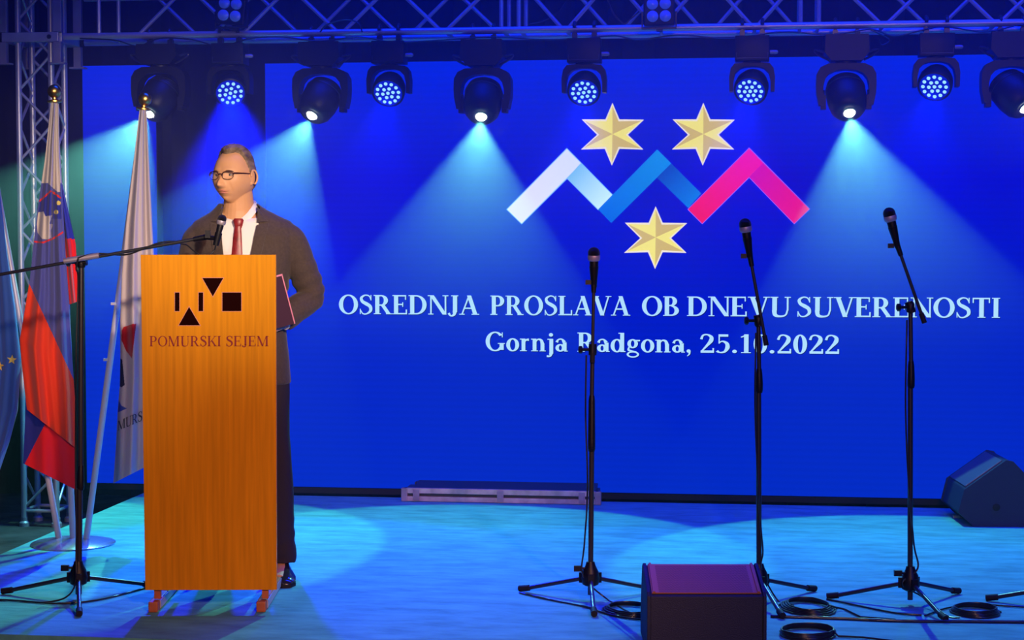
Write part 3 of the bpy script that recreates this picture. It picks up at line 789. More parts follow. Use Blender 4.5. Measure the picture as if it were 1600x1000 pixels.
def slov(x, y, front):
    if near_line(x, y, [c6(250, 255), c6(318, 193), c6(378, 236)], 1.3): return (0.75, 0.03, 0.03)
    if near_line(x, y, [c6(213, 510), c6(270, 516), c6(330, 492), c6(392, 452)], 1.3): return (0.75, 0.03, 0.03)
    if inpoly(x, y, mount): return WHT
    for cx, cy in ((367, 268), (351, 325)):
        p = c6(cx, cy)
        if math.hypot(x - p[0], y - p[1]) < 3.4: return (0.75, 0.6, 0.15)
    if near_line(x, y, [c6(232, 432), c6(246, 455), c6(256, 492)], 0.7): return (0.06, 0.05, 0.12)
    if inpoly(x, y, shield): return (0.03, 0.04, 0.30) if y < 342 else BLU
    if y < 300 - max(0, (90 - x)) * 0.9 and x < 94: return WHT
    if y < 286: return WHT
    # blue / red border runs diagonally
    yb = 440 + max(0, x - 44) * 2.15
    return RED if y > yb else BLU
def fsum(a, b): return lambda u, s: 0.5 * math.sin(u * a + s * 2.0) + 0.28 * math.sin(u * b + 1.3 - s * 3.5)
sf = thing('flag', 'white, blue and red flag with a mountain shield on the middle pole', 'flag', FB, YAW)
mb, rg = drape('cloth', [(160, 80), (250, 70), (330, 58), (440, 46), (530, 31), (560, 33), (640, 42)], [(162, 92), (240, 93), (300, 97), (400, 103), (470, 108), (560, 113), (620, 117), (700, 118)], FD - 0.09, 420, 110, slov, 0.055, fsum(11, 23), '')
def to_local(mb, B, rz):
    mb.v = [tuple(local(v, B, rz)) for v in mb.v]; return mb
# lower edge of the front layer follows the fold line
part('cloth', to_local(mb, FB, YAW), MT['flag_cloth'], sf, 60)
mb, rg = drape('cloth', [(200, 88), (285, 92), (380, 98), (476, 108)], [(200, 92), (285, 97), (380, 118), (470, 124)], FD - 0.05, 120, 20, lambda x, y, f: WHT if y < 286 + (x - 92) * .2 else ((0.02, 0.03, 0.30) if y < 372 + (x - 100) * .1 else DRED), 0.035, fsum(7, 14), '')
part('side_fold', to_local(mb, FB, YAW), MT['flag_cloth'], sf, 60, label='narrow fold showing blue above red')
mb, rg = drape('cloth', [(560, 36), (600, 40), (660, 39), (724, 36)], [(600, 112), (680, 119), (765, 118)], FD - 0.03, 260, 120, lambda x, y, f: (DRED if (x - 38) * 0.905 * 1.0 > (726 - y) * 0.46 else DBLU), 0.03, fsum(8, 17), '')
part('lower_fold', to_local(mb, FB, YAW), MT['flag_cloth'], sf, 60, label='lower fold, dark blue corner beside bright red')

pf = thing('flag', 'white flag with printed letters hanging on the pole beside the lectern', 'flag', FB, YAW)
PWH = (0.47, 0.40, 0.41)
redp = [(190, 517), (193, 511), (213, 505), (206, 560), (197, 548), (190, 532)]
blk = [(188, 560), (191, 562), (195, 602), (190, 605), (187, 604)]
blup = [(184, 645), (186, 625), (190, 634), (198, 638)]
def white_flag(x, y, f):
    if inpoly(x, y, redp): return (0.42, 0.01, 0.02)
    if inpoly(x, y, blk): return (0.02, 0.02, 0.06)
    if inpoly(x, y, blup): return (0.03, 0.06, 0.35)
    return PWH
WL = [(172, 218), (250, 209), (350, 197), (430, 190), (500, 187.5), (560, 188), (605, 187), (640, 184), (700, 181), (755, 177)]
WR = [(172, 229), (250, 233), (350, 238), (430, 242), (500, 244), (600, 244), (722, 242)]
PFD = FD - 0.13
mb, rgw = drape('cloth', WL, WR, PFD, 460, 110, white_flag, 0.07, lambda u, s: 0.45 * math.sin(u * 9 + 1.2) * (1 - s * .4) + 0.2 * math.sin(u * 19 - s * 3), '')
part('cloth', to_local(mb, FB, YAW), MT['flag_cloth'], pf, 60)
mb = MB()
def on_flag(x, y):
    s = (y - 172) / (739 - 172); u = (x - lerp_table(WL, y)) / (lerp_table(WR, y) - lerp_table(WL, y)); u = min(max(u, .02), .98)
    b = math.sin(PI * u) ** 0.6; th = 0.07
    dd = -th * b * .5 + (0.45 * math.sin(u * 9 + 1.2) * (1 - s * .4) + 0.2 * math.sin(u * 19 - s * 3)) * th * b
    return local(PD(x, y, PFD + dd - 0.006), FB, YAW)
word(mb, 'MURSK', 184, 232, 0, 15, lambda x, y: on_flag(x, 673 - (x - 184) * 0.42 - y), None, GN)
part('flag_lettering', mb, MT['print_black'], pf, None, fix=False, label='slanting dark serif letters')

eu = thing('flag', 'blue flag with yellow stars at the left edge of the picture', 'flag', FB, YAW)
EL = [(175, -34), (300, -48), (500, -70), (640, -75), (770, -70)]
ER = [(175, -20), (300, 0), (400, 12), (480, 24), (560, 33), (640, 28), (690, 15), (752, -6)]
eu_fold = lambda u, s: 0.5 * math.sin(u * 17 + 2 * s) + .25 * math.sin(u * 33 + s * 6)
mb, rg = drape('cloth', EL, ER, FD - 0.06, 200, 90, lambda x, y, f: (0.035, 0.11, 0.42), 0.08, eu_fold, '')
part('cloth', to_local(mb, FB, YAW), MT['flag_cloth'], eu, 60)
def on_eu(x, y):
    s = 0.5
    for _ in range(12):
        yl = 175 + 595 * s; yr = 175 + 577 * s; xl, xr = lerp_table(EL, yl), lerp_table(ER, yr)
        u = min(max((x - xl) / (xr - xl), .01), .99); s += (y - (yl + (yr - yl) * u)) / 590
    b = math.sin(PI * u) ** 0.6; th = 0.08 * min(1.0, 0.25 + 2.2 * s)
    return local(PD(x, y, FD - 0.06 - th * b * .5 + eu_fold(u, s) * th * b - 0.004), FB, YAW)
MT['star_yellow'] = mat('yellow_print', (0.74, 0.56, 0.12), 0.8)
for cx, cy, r in ((18.5, 562, 8), (-1, 572, 8), (-24, 596, 8)):
    mb = MB(); pts = [on_eu(cx + (r if k % 2 == 0 else r * .42) * math.sin(PI * k / 5 + .1), cy - (r if k % 2 == 0 else r * .42) * math.cos(PI * k / 5 + .1)) for k in range(10)]
    c = on_eu(cx, cy)
    for k in range(10): mb.add([c, pts[k], pts[(k + 1) % 10]], [(0, 1, 2)])
    part('star', mb, MT['star_yellow'], eu, None, fix=False)

# ================================================================== LECTERN
LB = G(326, 957); LROT = R(0.6)
Ld = LB.dot(FW)
lect = thing('lectern', 'tall orange wood veneer lectern with cut-out logo, standing on runner feet', 'lectern', LB, YAW + LROT)
def lc(px, py, d=0.02): return local(PD(px, py, Ld + d), LB, YAW + LROT)
xl, xr = lc(224, 700).x, lc(431.5, 700).x
zb, zt = lc(326, 922).z, lc(326, 398).z
LDp = 0.36
mb = MB()
fwt, fwb = (lc(431, 400).x - lc(220, 400).x) / 2, (lc(432, 920).x - lc(227, 920).x) / 2
cx0 = (xl + xr) / 2
mb.add([(cx0 - fwb, 0.02, zb), (cx0 + fwb, 0.02, zb), (cx0 + fwt, 0.02, zt), (cx0 - fwt, 0.02, zt), (cx0 - fwb, 0.042, zb), (cx0 + fwb, 0.042, zb), (cx0 + fwt, 0.042, zt), (cx0 - fwt, 0.042, zt)],
       [(0, 1, 2, 3), (7, 6, 5, 4), (0, 4, 5, 1), (3, 2, 6, 7), (1, 5, 6, 2), (0, 3, 7, 4)])
part('front_panel', mb, MT['wood'], lect, None, 0.0015)
for s in (-1, 1):
    mb = MB(); xx = cx0 + s * (fwb - 0.085)
    mb.prism([(0.043, zb), (.27, zb), (.27, zt - 0.15), (0.043, zt - 0.030)], xx - 0.009, xx + 0.009, lambda a, b, q: (q, a, b)); part('side_panel', mb, MT['wood_side'], lect, None)
mb = MB(); mb.prism([(0.0435, zt - 0.018), (0.31, zt - 0.125), (0.31, zt - 0.107), (0.0435, zt)], cx0 - fwt + .03, cx0 + fwt - .045, lambda a, b, q: (q, a, b)); part('desk_top', mb, MT['wood'], lect, None)
mb = MB(); mb.box((cx0, 0.155, 0.62), (2 * fwb - .19, 0.22, 0.018)); part('shelf', mb, MT['wood_side'], lect, None)
for px in (245, 413.5):
    xx = lc(px, 940, 0.02).x
    mb = MB(); mb.box((xx, 0.045, (0.045 + zb + .02) / 2), (0.024, 0.022, zb + .02 - 0.045)); part('leg', mb, MT['wood_foot'], lect, None)
    mb = MB(); mb.box((xx, 0.30, (0.045 + zb + .02) / 2), (0.024, 0.022, zb + .02 - 0.045)); part('leg', mb, MT['wood_foot'], lect, None)
    mb = MB(); xf = lc(px - 11, 950, 0.0).x + 0.012
    mb.prism([(0.0, 0.0), (0.50, 0.0), (0.50, 0.04), (0.0, 0.04)], xf - 0.018, xf + 0.018, lambda a, b, q: (q, a, b)); f_ = part('runner', mb, MT['wood_foot'], lect, None, 0.006)
    mb = MB(); mb.box((xf + 0.0195, 0.27, 0.022), (0.003, 0.44, 0.03)); part('runner_trim', mb, MT['pole_white'], f_, None)
def lf(x, y, off=0.0012):
    v = lc(x, y); v.y = 0.02 - off; return v
shapes = [[(273.5, 457), (280.5, 457), (280.5, 486), (273.5, 486)], [(310.5, 457), (317.5, 457), (317.5, 486), (310.5, 486)],
          [(316.4, 434.4), (349, 434.4), (332.6, 463)], [(279.5, 508.3), (312.5, 508.3), (295.6, 479.5)], [(347.5, 457), (377, 457), (377, 486), (347.5, 486)]]
for sh in shapes:
    cx = sum(p[0] for p in sh) / len(sh); cy = sum(p[1] for p in sh) / len(sh)
    ex = []
    for i in range(len(sh)):
        (ax, ay), (bx, by), (qx, qy) = sh[i - 1], sh[i], sh[(i + 1) % len(sh)]
        v1 = Vector((bx - ax, by - ay)).normalized(); v2 = Vector((bx - qx, by - qy)).normalized()
        bs_ = (v1 + v2); k_ = 0.9 / max(0.3, math.sqrt(max(1e-6, (1 - v1.dot(v2)) / 2))) if bs_.length > 1e-6 else 0.9
        bs_.normalize(); ex.append((bx + bs_.x * k_, by + bs_.y * k_))
    mb = MB(); mb.add([lf(x, y, 0.0008) for x, y in ex], [tuple(range(len(ex)))]); eo = part('logo_outline', mb, MT['logo_edge'], lect, None, fix=False)
    mb = MB(); mb.add([lf(x, y, 0.0016) for x, y in sh], [tuple(range(len(sh)))]); part('logo_shape', mb, MT['logo_black'], lect, None, fix=False)
mb = MB(); yb_ = 541
word(mb, 'POMURSKI', 234, 346, 0, 16, lambda x, y: lf(x, yb_ - y, 0.0014), None, GN, 0.03)
part('lettering', mb, MT['print_red'], lect, None, fix=False, label='dark red serif capitals'); mb = MB()
word(mb, 'SEJEM', 353, 420, 0, 16, lambda x, y: lf(x, yb_ - y, 0.0014), None, GN, 0.03)
part('lettering', mb, MT['print_red'], lect, None, fix=False, label='dark red serif capitals')

# ================================================================== MICROPHONE STANDS
def mic(pos, d, label, sc=1.0, r=0.0235):
    t = thing('microphone', label, 'microphone', pos, 0, None)
    d = Vector(d).normalized(); M = d.to_track_quat('Z', 'Y').to_matrix().to_4x4() @ Matrix.Diagonal((sc, sc, sc, 1))
    mb = MB(); mb.lathe([(0.0165, -0.022), (0.0175, -0.03), (0.0145, -0.075), (0.0115, -0.125), (0.0095, -0.130)], 20, M); part('handle', mb, MT['black_plastic'], t)
    mb = MB(); mb.lathe([(0.0205, -0.024), (0.0240, -0.018), (0.0245, -0.006), (0.0235, -0.002)], 24, M); part('collar', mb, MT['alu_dark'], t)
    mb = MB(); mb.lathe([(0.0230, -0.003)] + [(max(.001, r * math.cos(R(a))), 0.006 + r * math.sin(R(a)) * 1.0) for a in range(0, 91, 10)], 24, M); part('grille', mb, MT['mic_grille'], t)
    return t
m_ = mat('mic_mesh', (0.035, 0.035, 0.04), 0.35, 0.7, 0.5, bump=0.9, bscale=700); MT['mic_grille'] = m_
def mic_stand(base, yaw, label, tee, boom_top, boom_tail, knob_px=None, clutch=(0.50, 0.60), hub_h=0.135, leg_r=0.32, leg_side=1, pole_r=(0.0105, 0.0085), depth=None):
    """base: ground point; tee, boom_top, boom_tail: world points"""
    t = thing('microphone_stand', label, 'microphone stand', base, YAW, 'black boom microphone stands')
    L = lambda p: local(p, base, YAW)
    tl, bt, bl = L(tee), L(boom_top), L(boom_tail)
    zt_ = tl.z
    for k in range(3):
        a = R(-90 + yaw + 120 * k); d = Vector((math.cos(a), math.sin(a), 0))
        mb = MB(); mb.tube([d * 0.02 + Vector((0, 0, 0.085)), d * (leg_r - .03) + Vector((0, 0, 0.016))], 0.0085, 10); lg = part('leg', mb, MT['black_metal'], t)
        mb = MB(); mb.tube([d * (leg_r - .045) + Vector((0, 0, 0.0195)), d * leg_r + Vector((0, 0, 0.0125))], 0.0125, 12); part('rubber_foot', mb, MT['rubber'], lg)
    mb = MB(); mb.lathe([(0.020, 0.055), (0.032, 0.062), (0.036, 0.085), (0.030, 0.115), (0.020, hub_h), (0.016, hub_h + .015)], 3 * 6)
    for k in range(3):
        a = R(-90 + yaw + 120 * k); mb.box(Vector((math.cos(a), math.sin(a), 0)) * 0.034 + Vector((0, 0, 0.085)), (0.022, 0.022, 0.04), Matrix.Rotation(a, 3, 'Z'))
    hb = part('hub', mb, MT['black_plastic'], t)
    mb = MB(); mb.box((-0.05, -0.01, hub_h - 0.01), (0.03, 0.014, 0.022)); mb.tube([(-0.045, -0.01, hub_h - .01), (-0.018, -0.005, hub_h - .01)], 0.005, 8); part('lock_screw', mb, MT['black_plastic'], hb)
    cz0, cz1 = zt_ * clutch[0], zt_ * clutch[1]
    x1, y1 = tl.x, tl.y
    mb = MB(); mb.tube([(0, 0, 0.02), (x1 * clutch[0], y1 * clutch[0], cz0)], pole_r[0], 14); part('lower_tube', mb, MT['black_metal'], t)
    mb = MB(); mb.tube([(x1 * .5, y1 * .5, cz0 - .006), (x1 * .5, y1 * .5, cz0 + .004), (x1 * .5, y1 * .5, cz0 + .03), (x1 * .55, y1 * .55, cz1 - .02), (x1 * .6, y1 * .6, cz1)], [.012, .0145, .0145, .0125, .010], 14); part('clutch', mb, MT['black_plastic'], t)
    mb = MB(); mb.tube([(x1 * .55, y1 * .55, cz1 - .02), (tl.x, tl.y, tl.z)], pole_r[1], 12); part('upper_tube', mb, MT['black_metal'], t)
    # tee joint and knob
    bd = (bt - bl).normalized()
    mb = MB(); mb.lathe([(0.014, -0.02), (0.016, -0.012), (0.016, 0.012), (0.012, 0.02)], 16, Matrix.Translation(tl)); mb.tube([tl - bd * 0.022, tl + bd * 0.022], 0.0155, 12)
    tj = part('tee_joint', mb, MT['black_plastic'], t)
    kx = -0.048
    mb = MB(); mb.tube([tl, tl + Vector((kx, -.012, 0))], 0.006, 8); mb.lathe([(0.010, -0.008), (0.0155, -0.004), (0.0155, 0.006), (0.010, 0.009)], 7, Matrix.Translation(tl + Vector((kx, -.012, 0))) @ Matrix.Rotation(PI / 2, 4, 'Y')); part('knob', mb, MT['black_plastic'], tj)
    mb = MB(); mb.tube([bl, bt], 0.0065, 12); part('boom_arm', mb, MT['black_metal'], t)
    mb = MB(); mb.tube([bl - bd * .004, bl + bd * 0.035], 0.0100, 12); part('boom_grip', mb, MT['rubber'], t)
    mb = MB(); mb.tube([bt - bd * 0.05, bt], [.0095, .0115], 12); part('boom_tip', mb, MT['black_plastic'], t)
    return t
mics = []
def right_stand(bx, by, yaw, tee, top, tail, ball, label, mlabel, clutch):
    # mlabel None: the microphone lies outside the picture
    B = G(bx, by); d = B.dot(FW)
    q = lambda p, o=0: PD(p[0], p[1], d + o)
    st_ = mic_stand(B, yaw, label, q(tee), q(top, -.02), q(tail, 0.005 - .02), clutch=clutch)
    b = q(ball, -.03); dr = (b - q(top, -.02)).normalized()
    if mlabel: mic(b, dr, mlabel)
    # clip
    t2 = b - dr * 0.07
    mb = MB(); mb.tube([local(t2 - dr * .03, B, YAW), local(t2 + dr * .025, B, YAW)], [.013, .0185], 14); mb.tube([local(q(top, -.02), B, YAW), local(t2 - dr * .01, B, YAW)], 0.008, 10)
    kq = local(q(top, -.02), B, YAW) + Vector((-.022, 0, -.01)); mb.box(kq, (0.022, 0.012, 0.018))
    part('mic_clip', mb, MT['black_plastic'], st_)
    return st_, B, d
s1 = right_stand(922.5, 937, 0, (926, 546), (928, 437), (925.5, 565), (928, 398), 'first microphone stand left of the floor monitor, boom folded straight up', 'microphone pointing straight up on the stand before PROSLAVA', (0.50 * 1.2, 0.67 * 1.22))
s2 = right_stand(1186, 940, 8, (1185, 501), (1171, 396), (1197, 538), (1164.5, 353), 'microphone stand rising behind the floor monitor', 'microphone on the stand behind the floor monitor', (0.50 * 1.5, 0.83))
s3 = right_stand(1422, 945, 11, (1422.5, 480), (1401, 380), (1444, 503), (1390, 336), 'tallest microphone stand, right of the floor monitor, boom leaning left', 'highest microphone, tilted left at the right of the stage', (0.735, 0.82))
# fourth stand just outside the frame, one foot reaches in
s4 = right_stand(1674, 950, 6, (1674, 500), (1664, 400), (1680, 535), (1660, 360), 'microphone stand at the right edge of the picture with one leg showing', None, (0.74, 0.82))

# boom stand in front of the lectern
B5 = G(123, 936); d5 = B5.dot(FW)
q5 = lambda x, y, o=0: PD(x, y, d5 + o)
tee5 = q5(127, 410)
bst = mic_stand(B5, 14, 'tall boom microphone stand left of the lectern, arm reaching to the speaker', tee5, q5(322, 370.5, -.03), q5(-22, 433, -.03), clutch=(0.03 + .3, 0.40), pole_r=(0.0125, 0.010), leg_r=0.34)
Lq = lambda p: local(p, B5, YAW)
mb = MB(); pa, pb = q5(100, 408, -.03), q5(155, 399, -.03); mb.tube([Lq(pa), Lq(pb)], 0.0115, 12); part('boom_clamp', mb, MT['alu_dark'], bst)
# gooseneck clip and microphone
ball = q5(346.5, 344, -.05); tl_ = q5(335, 392, -.05); dr = (ball - tl_).normalized()
mic(ball, dr, 'black microphone in front of the speaker above the lectern', 0.74)
mb = MB(); mb.tube([Lq(ball - dr * .10), Lq(ball - dr * .05)], [.011, .0145], 14); mb.tube([Lq(q5(320, 371, -.03)), Lq(ball - dr * .072)], 0.009, 10); mb.box(Lq(q5(325, 366, -.05)), (0.02, 0.02, 0.03)); part('mic_clip', mb, MT['black_plastic'], bst)
cable([q5(337, 384, -.05), q5(334, 392, -.045), q5(320, 402, -.06 + .0), q5(303, 392, -.05), q5(292, 383, -.04), q5(282, 381, -.035)], 0.0028, 'thin cable looping from the lectern microphone to its boom')
pts = []
for i in range(60):
    s = i / 59; p = q5(283 - 160 * s, 378.5 + 27 * s, -.03); a = s * 9
    pts.append(p + Vector((0, 0.012 * math.cos(a), 0.012 * math.sin(a))))
mb = MB(); mb.tube(pts, 0.0034, 6); o = part('cable', mb, MT['rubber'], None, 60); tag(o, 'black cable wound round the long boom arm', 'cable')
cable([q5(122, 404, -.045), q5(119, 420, -.04), q5(122, 440, -.02), q5(119, 560, -.02), q5(118, 720, -.02), q5(119, 860, -.03), q5(112, 925, -.06)] + [G(60, 942), G(-30, 938)], 0.0036, 'black cable running down the boom stand pole to the floor')
cable([G(232, 917, .005), G(200, 926, .005), G(150, 938, .005), G(90, 943, .005), G(20, 938, .005), G(-40, 936, .005)], 0.0038, 'black cable on the floor from behind the lectern to the left')

# cables down the right-hand stands
def stand_cable(st, x0, y0, path, label):
    _, B, d = st
    cable([PD(x, y, d - .02) for x, y in path[0]] + [G(x, y, .005) for x, y in path[1]], 0.0034, label)
stand_cable(s1, 0, 0, ([(916, 555), (915, 650), (918, 760), (913, 850), (909, 890), (920, 912), (950, 937)], [(985, 957), (1010, 960)]), 'thin cable down the first right-hand stand')
stand_cable(s2, 0, 0, ([(1181, 520), (1180, 650), (1187, 800), (1192, 860), (1190, 890)], [(1215, 938), (1240, 946)]), 'thin cable down the stand behind the floor monitor')
stand_cable(s3, 0, 0, ([(1417, 500), (1415, 640), (1420, 760), (1428, 850), (1434, 888), (1410, 912), (1440, 932)], [(1480, 962), (1500, 965)]), 'thin cable down the tallest stand')

def coil(px, py, rx, ry, turns, label, tail=None, sd=1):
    rnd = random.Random(sd); c = G(px, py); e = G(px + rx, py); a = (e - c).length
    up = G(px, py - ry); b = (up - c).length
    pts = []
    N = turns * 18
    for i in range(N):
        q = 2 * PI * i / 18; k = 1 - 0.13 * rnd.random() * 0.4 - 0.2 * ((i / N) if turns < 6 else (i / N) * .8)
        dx = 0.012 * math.sin(i * .37 + sd)
        pts.append(c + RT * (a * k * math.cos(q) + dx) + FW * (b * k * math.sin(q)) + Vector((0, 0, 0.004 + 0.0045 * (i // 18))))
    if tail: pts += [G(x, y, .005) for x, y in tail]
    mb = MB(); mb.tube(pts, 0.0038, 6); o = part('cable', mb, MT['cable_jacket'], None, 60)
    return tag(o, label, 'cable', 'cable coils on the stage floor')
coil(985, 956, 42, 11, 4, 'cable coil partly hidden left of the floor monitor', None, 2)
coil(1262, 952, 46, 12, 5, 'cable coil just right of the floor monitor, behind the long cable', [(1320, 952), (1345, 964), (1400, 968)], 3)
coil(1524, 958, 44, 9, 5, 'cable coil right of the tallest microphone stand', None, 4)
coil(1262, 992, 50, 11, 5, 'cable coil at the bottom of the picture right of the floor monitor', [(1310, 994), (1350, 996), (1400, 1002)], 5)
cable([G(812, 926, .005), G(850, 935, .005), (G(915, 948, .005)), G(945, 958, .005), G(1000, 968, .005), G(1080, 968, .005)], 0.004, 'black cable from the foot of the first right-hand stand')
cable([G(1204, 963, .005), G(1300, 966, .005), G(1400, 970, .005), G(1500, 971, .005), G(1600, 972, .005), G(1700, 973, .005)], 0.0065, 'thick black cable straight across the floor at the lower right')
cable([G(1292, 936, .005), G(1340, 946, .005), G(1400, 958, .005), G(1440, 961, .005)], 0.004, 'short cable between the legs of the tallest stand')
cable([G(1445, 962, .005), G(1480, 950, .005), G(1530, 943, .005), G(1560, 946, .005), G(1640, 951, .005)], 0.0035, 'thin cable curving behind the right-hand coil')

# ================================================================== MONITORS AND CASE
# floor monitor at the stage lip
W0 = G(1104, 1022.5); wr = YAW - R(0.4)
mon = thing('floor_monitor', 'black wedge floor monitor with brown-lit grille at the front stage edge', 'loudspeaker', W0, wr)
HWm = 0.203
prof = [(0.0, 0.0), (0.0, 0.198), (0.012, 0.203), (0.235, 0.262), (0.262, 0.250), (0.33, 0.09), (0.33, 0.0)]
mb = MB(); mb.prism(prof, -HWm + .012, HWm - .012, lambda a, b, q: (q, a, b)); part('cabinet', mb, MT['cabinet'], mon, None, 0.003)
for s in (-1, 1):
    pr = [(-0.004, 0.0), (-0.008, 0.10), (-0.004, 0.200), (0.012, 0.212), (0.235, 0.270), (0.268, 0.256), (0.338, 0.09), (0.338, 0.0)]
    mb = MB(); mb.prism(pr, s * (HWm - .012), s * HWm, lambda a, b, q: (q, a, b)); part('side_cheek', mb, MT['cabinet'], mon, None, 0.003)
# perforated grille: sheet with rows of raised ribs
sl = math.atan2(0.262 - 0.203, 0.223); Mg = Matrix.Translation((0, 0.0125, 0.2035)) @ Matrix.Rotation(sl, 4, 'X')
gl_len = math.hypot(0.223, 0.059)
mb = MB(); mb.box(Mg @ Vector((0, gl_len / 2, 0.003)), (0.372, gl_len - .006, 0.004), Mg.to_3x3()); gr = part('grille', mb, MT['grille'], mon, None)
mb = MB()
nxg, nyg = 62, 30
for j in range(nyg):
    for i in range(nxg):
        x = -0.160 + 0.320 * (i + (j % 2) * .5) / nxg; y = 0.008 + (gl_len - .02) * j / nyg; h = 0.0014
        vs = [Mg @ Vector((x + dx * h, y + dy * h * 1.3, 0.0054)) for dx, dy in ((-1, -1), (1, -1), (1, 1), (-1, 1))]
        mb.add(vs, [(0, 1, 2, 3)])
g2 = part('grille_holes', mb, MT['rubber'], gr, None, fix=False)
for x in (-0.178, 0.178):
    mb = MB(); mb.box(Mg @ Vector((x, gl_len / 2, 0.007)), (0.008, gl_len - .004, 0.006), Mg.to_3x3()); part('grille_frame', mb, MT['grille'], gr, None)
# far monitor at the right
B6 = G(1520, 823); d6 = B6.dot(FW); rz6 = YAW - R(2)
far = thing('floor_monitor', 'dark wedge floor monitor at the right, by the foot of the big screen', 'loudspeaker', B6, rz6)
lq6 = lambda x, y: local(PD(x, y, d6), B6, rz6)
pr = [(1499, 800), (1504, 780), (1508, 765), (1571, 720), (1582, 722), (1600, 741), (1650, 785), (1652, 829), (1522, 822)]
P6 = [(lq6(x, y).x, max(0.0, lq6(x, y).z)) for x, y in pr]
P6[-1] = (P6[-1][0], 0.0); P6[-2] = (P6[-2][0], 0.0)
mb = MB(); mb.prism(P6, 0.012, 0.40, lambda a, b, q: (a, q, b)); part('cabinet', mb, MT['cabinet'], far, None, 0.004)
for y0_, y1_ in ((-0.006, 0.0115), (0.4005, 0.418)):
    mb = MB(); cxm = sum(p[0] for p in P6) / len(P6); czm = sum(p[1] for p in P6) / len(P6)
    mb.prism([(a + (a - cxm) * .03, max(0, b + (b - czm) * .03) if b > 0 else 0) for a, b in P6], y0_, y1_, lambda a, b, q: (a, q, b)); part('side_cheek', mb, MT['cabinet'], far, None, 0.003)
a, b = Vector((P6[2][0], P6[2][1])), Vector((P6[3][0], P6[3][1])); dv = (b - a).normalized(); nv = Vector((-dv.y, dv.x))
mb = MB(); q1, q2 = a + dv * .012, b - dv * .01
mb.prism([tuple(q1), tuple(q2), tuple(q2 + nv * .008), tuple(q1 + nv * .008)], 0.03, 0.385, lambda a, b, q: (a, q, b)); g3 = part('grille', mb, mat('blue_grey_grille', (0.10, 0.10, 0.14), 0.4, 0.3), far, None, 0.002)
mb = MB(); mb.lathe([(0.018, 0), (0.018, 0.004), (0.008, 0.006)], 16, Matrix.Translation((lq6(1556, 792).x, -0.0065, lq6(1556, 792).z)) @ Matrix.Rotation(PI / 2, 4, 'X')); part('pole_socket', mb, MT['rubber'], far)
# little pale tape piece on the floor
c = G(1497, 809); mb = MB(); mb.box((0, 0, 0.006), (0.05, 0.03, 0.012)); mb.box((0.012, 0, 0.014), (0.016, 0.02, 0.008)); o = part('socket_plate', mb, MT['case_alu'], None, None, 0.002); o.location = c; tag(o, 'small pale plate on the floor left of the far monitor', 'socket')

# long flat aluminium case lying at the foot of the screen
a_ = PY(631, 777, 9.38); b_ = PY(936, 782, 9.38)
CL = (b_ - a_).length; cc = (a_ + b_) / 2; cc.z = 0
case = thing('flight_case', 'long flat case with metal edges lying below the big screen', 'case', (cc.x, 9.38, 0), 0)
zt2 = PY(760, 760, 9.38).z
Hc = 0.072
mb = MB(); mb.box((0, 0.085, Hc / 2), (CL - .012, 0.15, Hc - .008)); part('case_body', mb, MT['case_panel'], case, None, 0.003)
mb = MB(); mb.box((0, 0.0, Hc - 0.014), (CL, 0.026, 0.028)); part('edge_profile', mb, MT['case_alu'], case, None, 0.002)
mb = MB(); mb.box((0, 0.0, 0.015), (CL - .01, 0.026, 0.026)); part('edge_profile', mb, MT['case_alu'], case, None, 0.002)
mb = MB(); mb.box((0, 0.19, Hc + 0.002), (CL - .06, 0.06, 0.012)); part('rear_rail', mb, MT['case_panel'], case, None)
for x in (-CL / 2 + .07, 0, CL / 2 - .09):
    mb = MB(); mb.box((x, -0.016, Hc / 2), (0.034, 0.008, Hc - .016)); mb.box((x, -0.021, Hc / 2), (0.018, 0.006, 0.022)); part('latch', mb, MT['alu_dark'], case, None, 0.001)
for x in (-CL / 2 + .005, CL / 2 - .005):
    mb = MB(); mb.box((x, 0.0, Hc / 2), (0.034, 0.034, Hc)); part('corner_cap', mb, MT['alu_dark'], case, None, 0.004)
mb = MB()
mb.prism([(0.02, Hc), (0.155, Hc), (0.175, Hc + .018)], -CL / 2 + .05, CL / 2 - .02, lambda a, b, q: (q, a, b)); part('lid', mb, MT['case_panel'], case, None)

# ================================================================== THE SPEAKER
MBASE = G(385, 905); MD = MBASE.dot(FW)
man = thing('person', 'man in charcoal suit, white shirt and burgundy tie standing behind the lectern', 'person', MBASE, YAW)
def mp(px, py, f=0.0): return local(PD(px, py, MD - f), MBASE, YAW)     # f: towards the camera
def F(x, f, z): return Vector((x, -f, z))

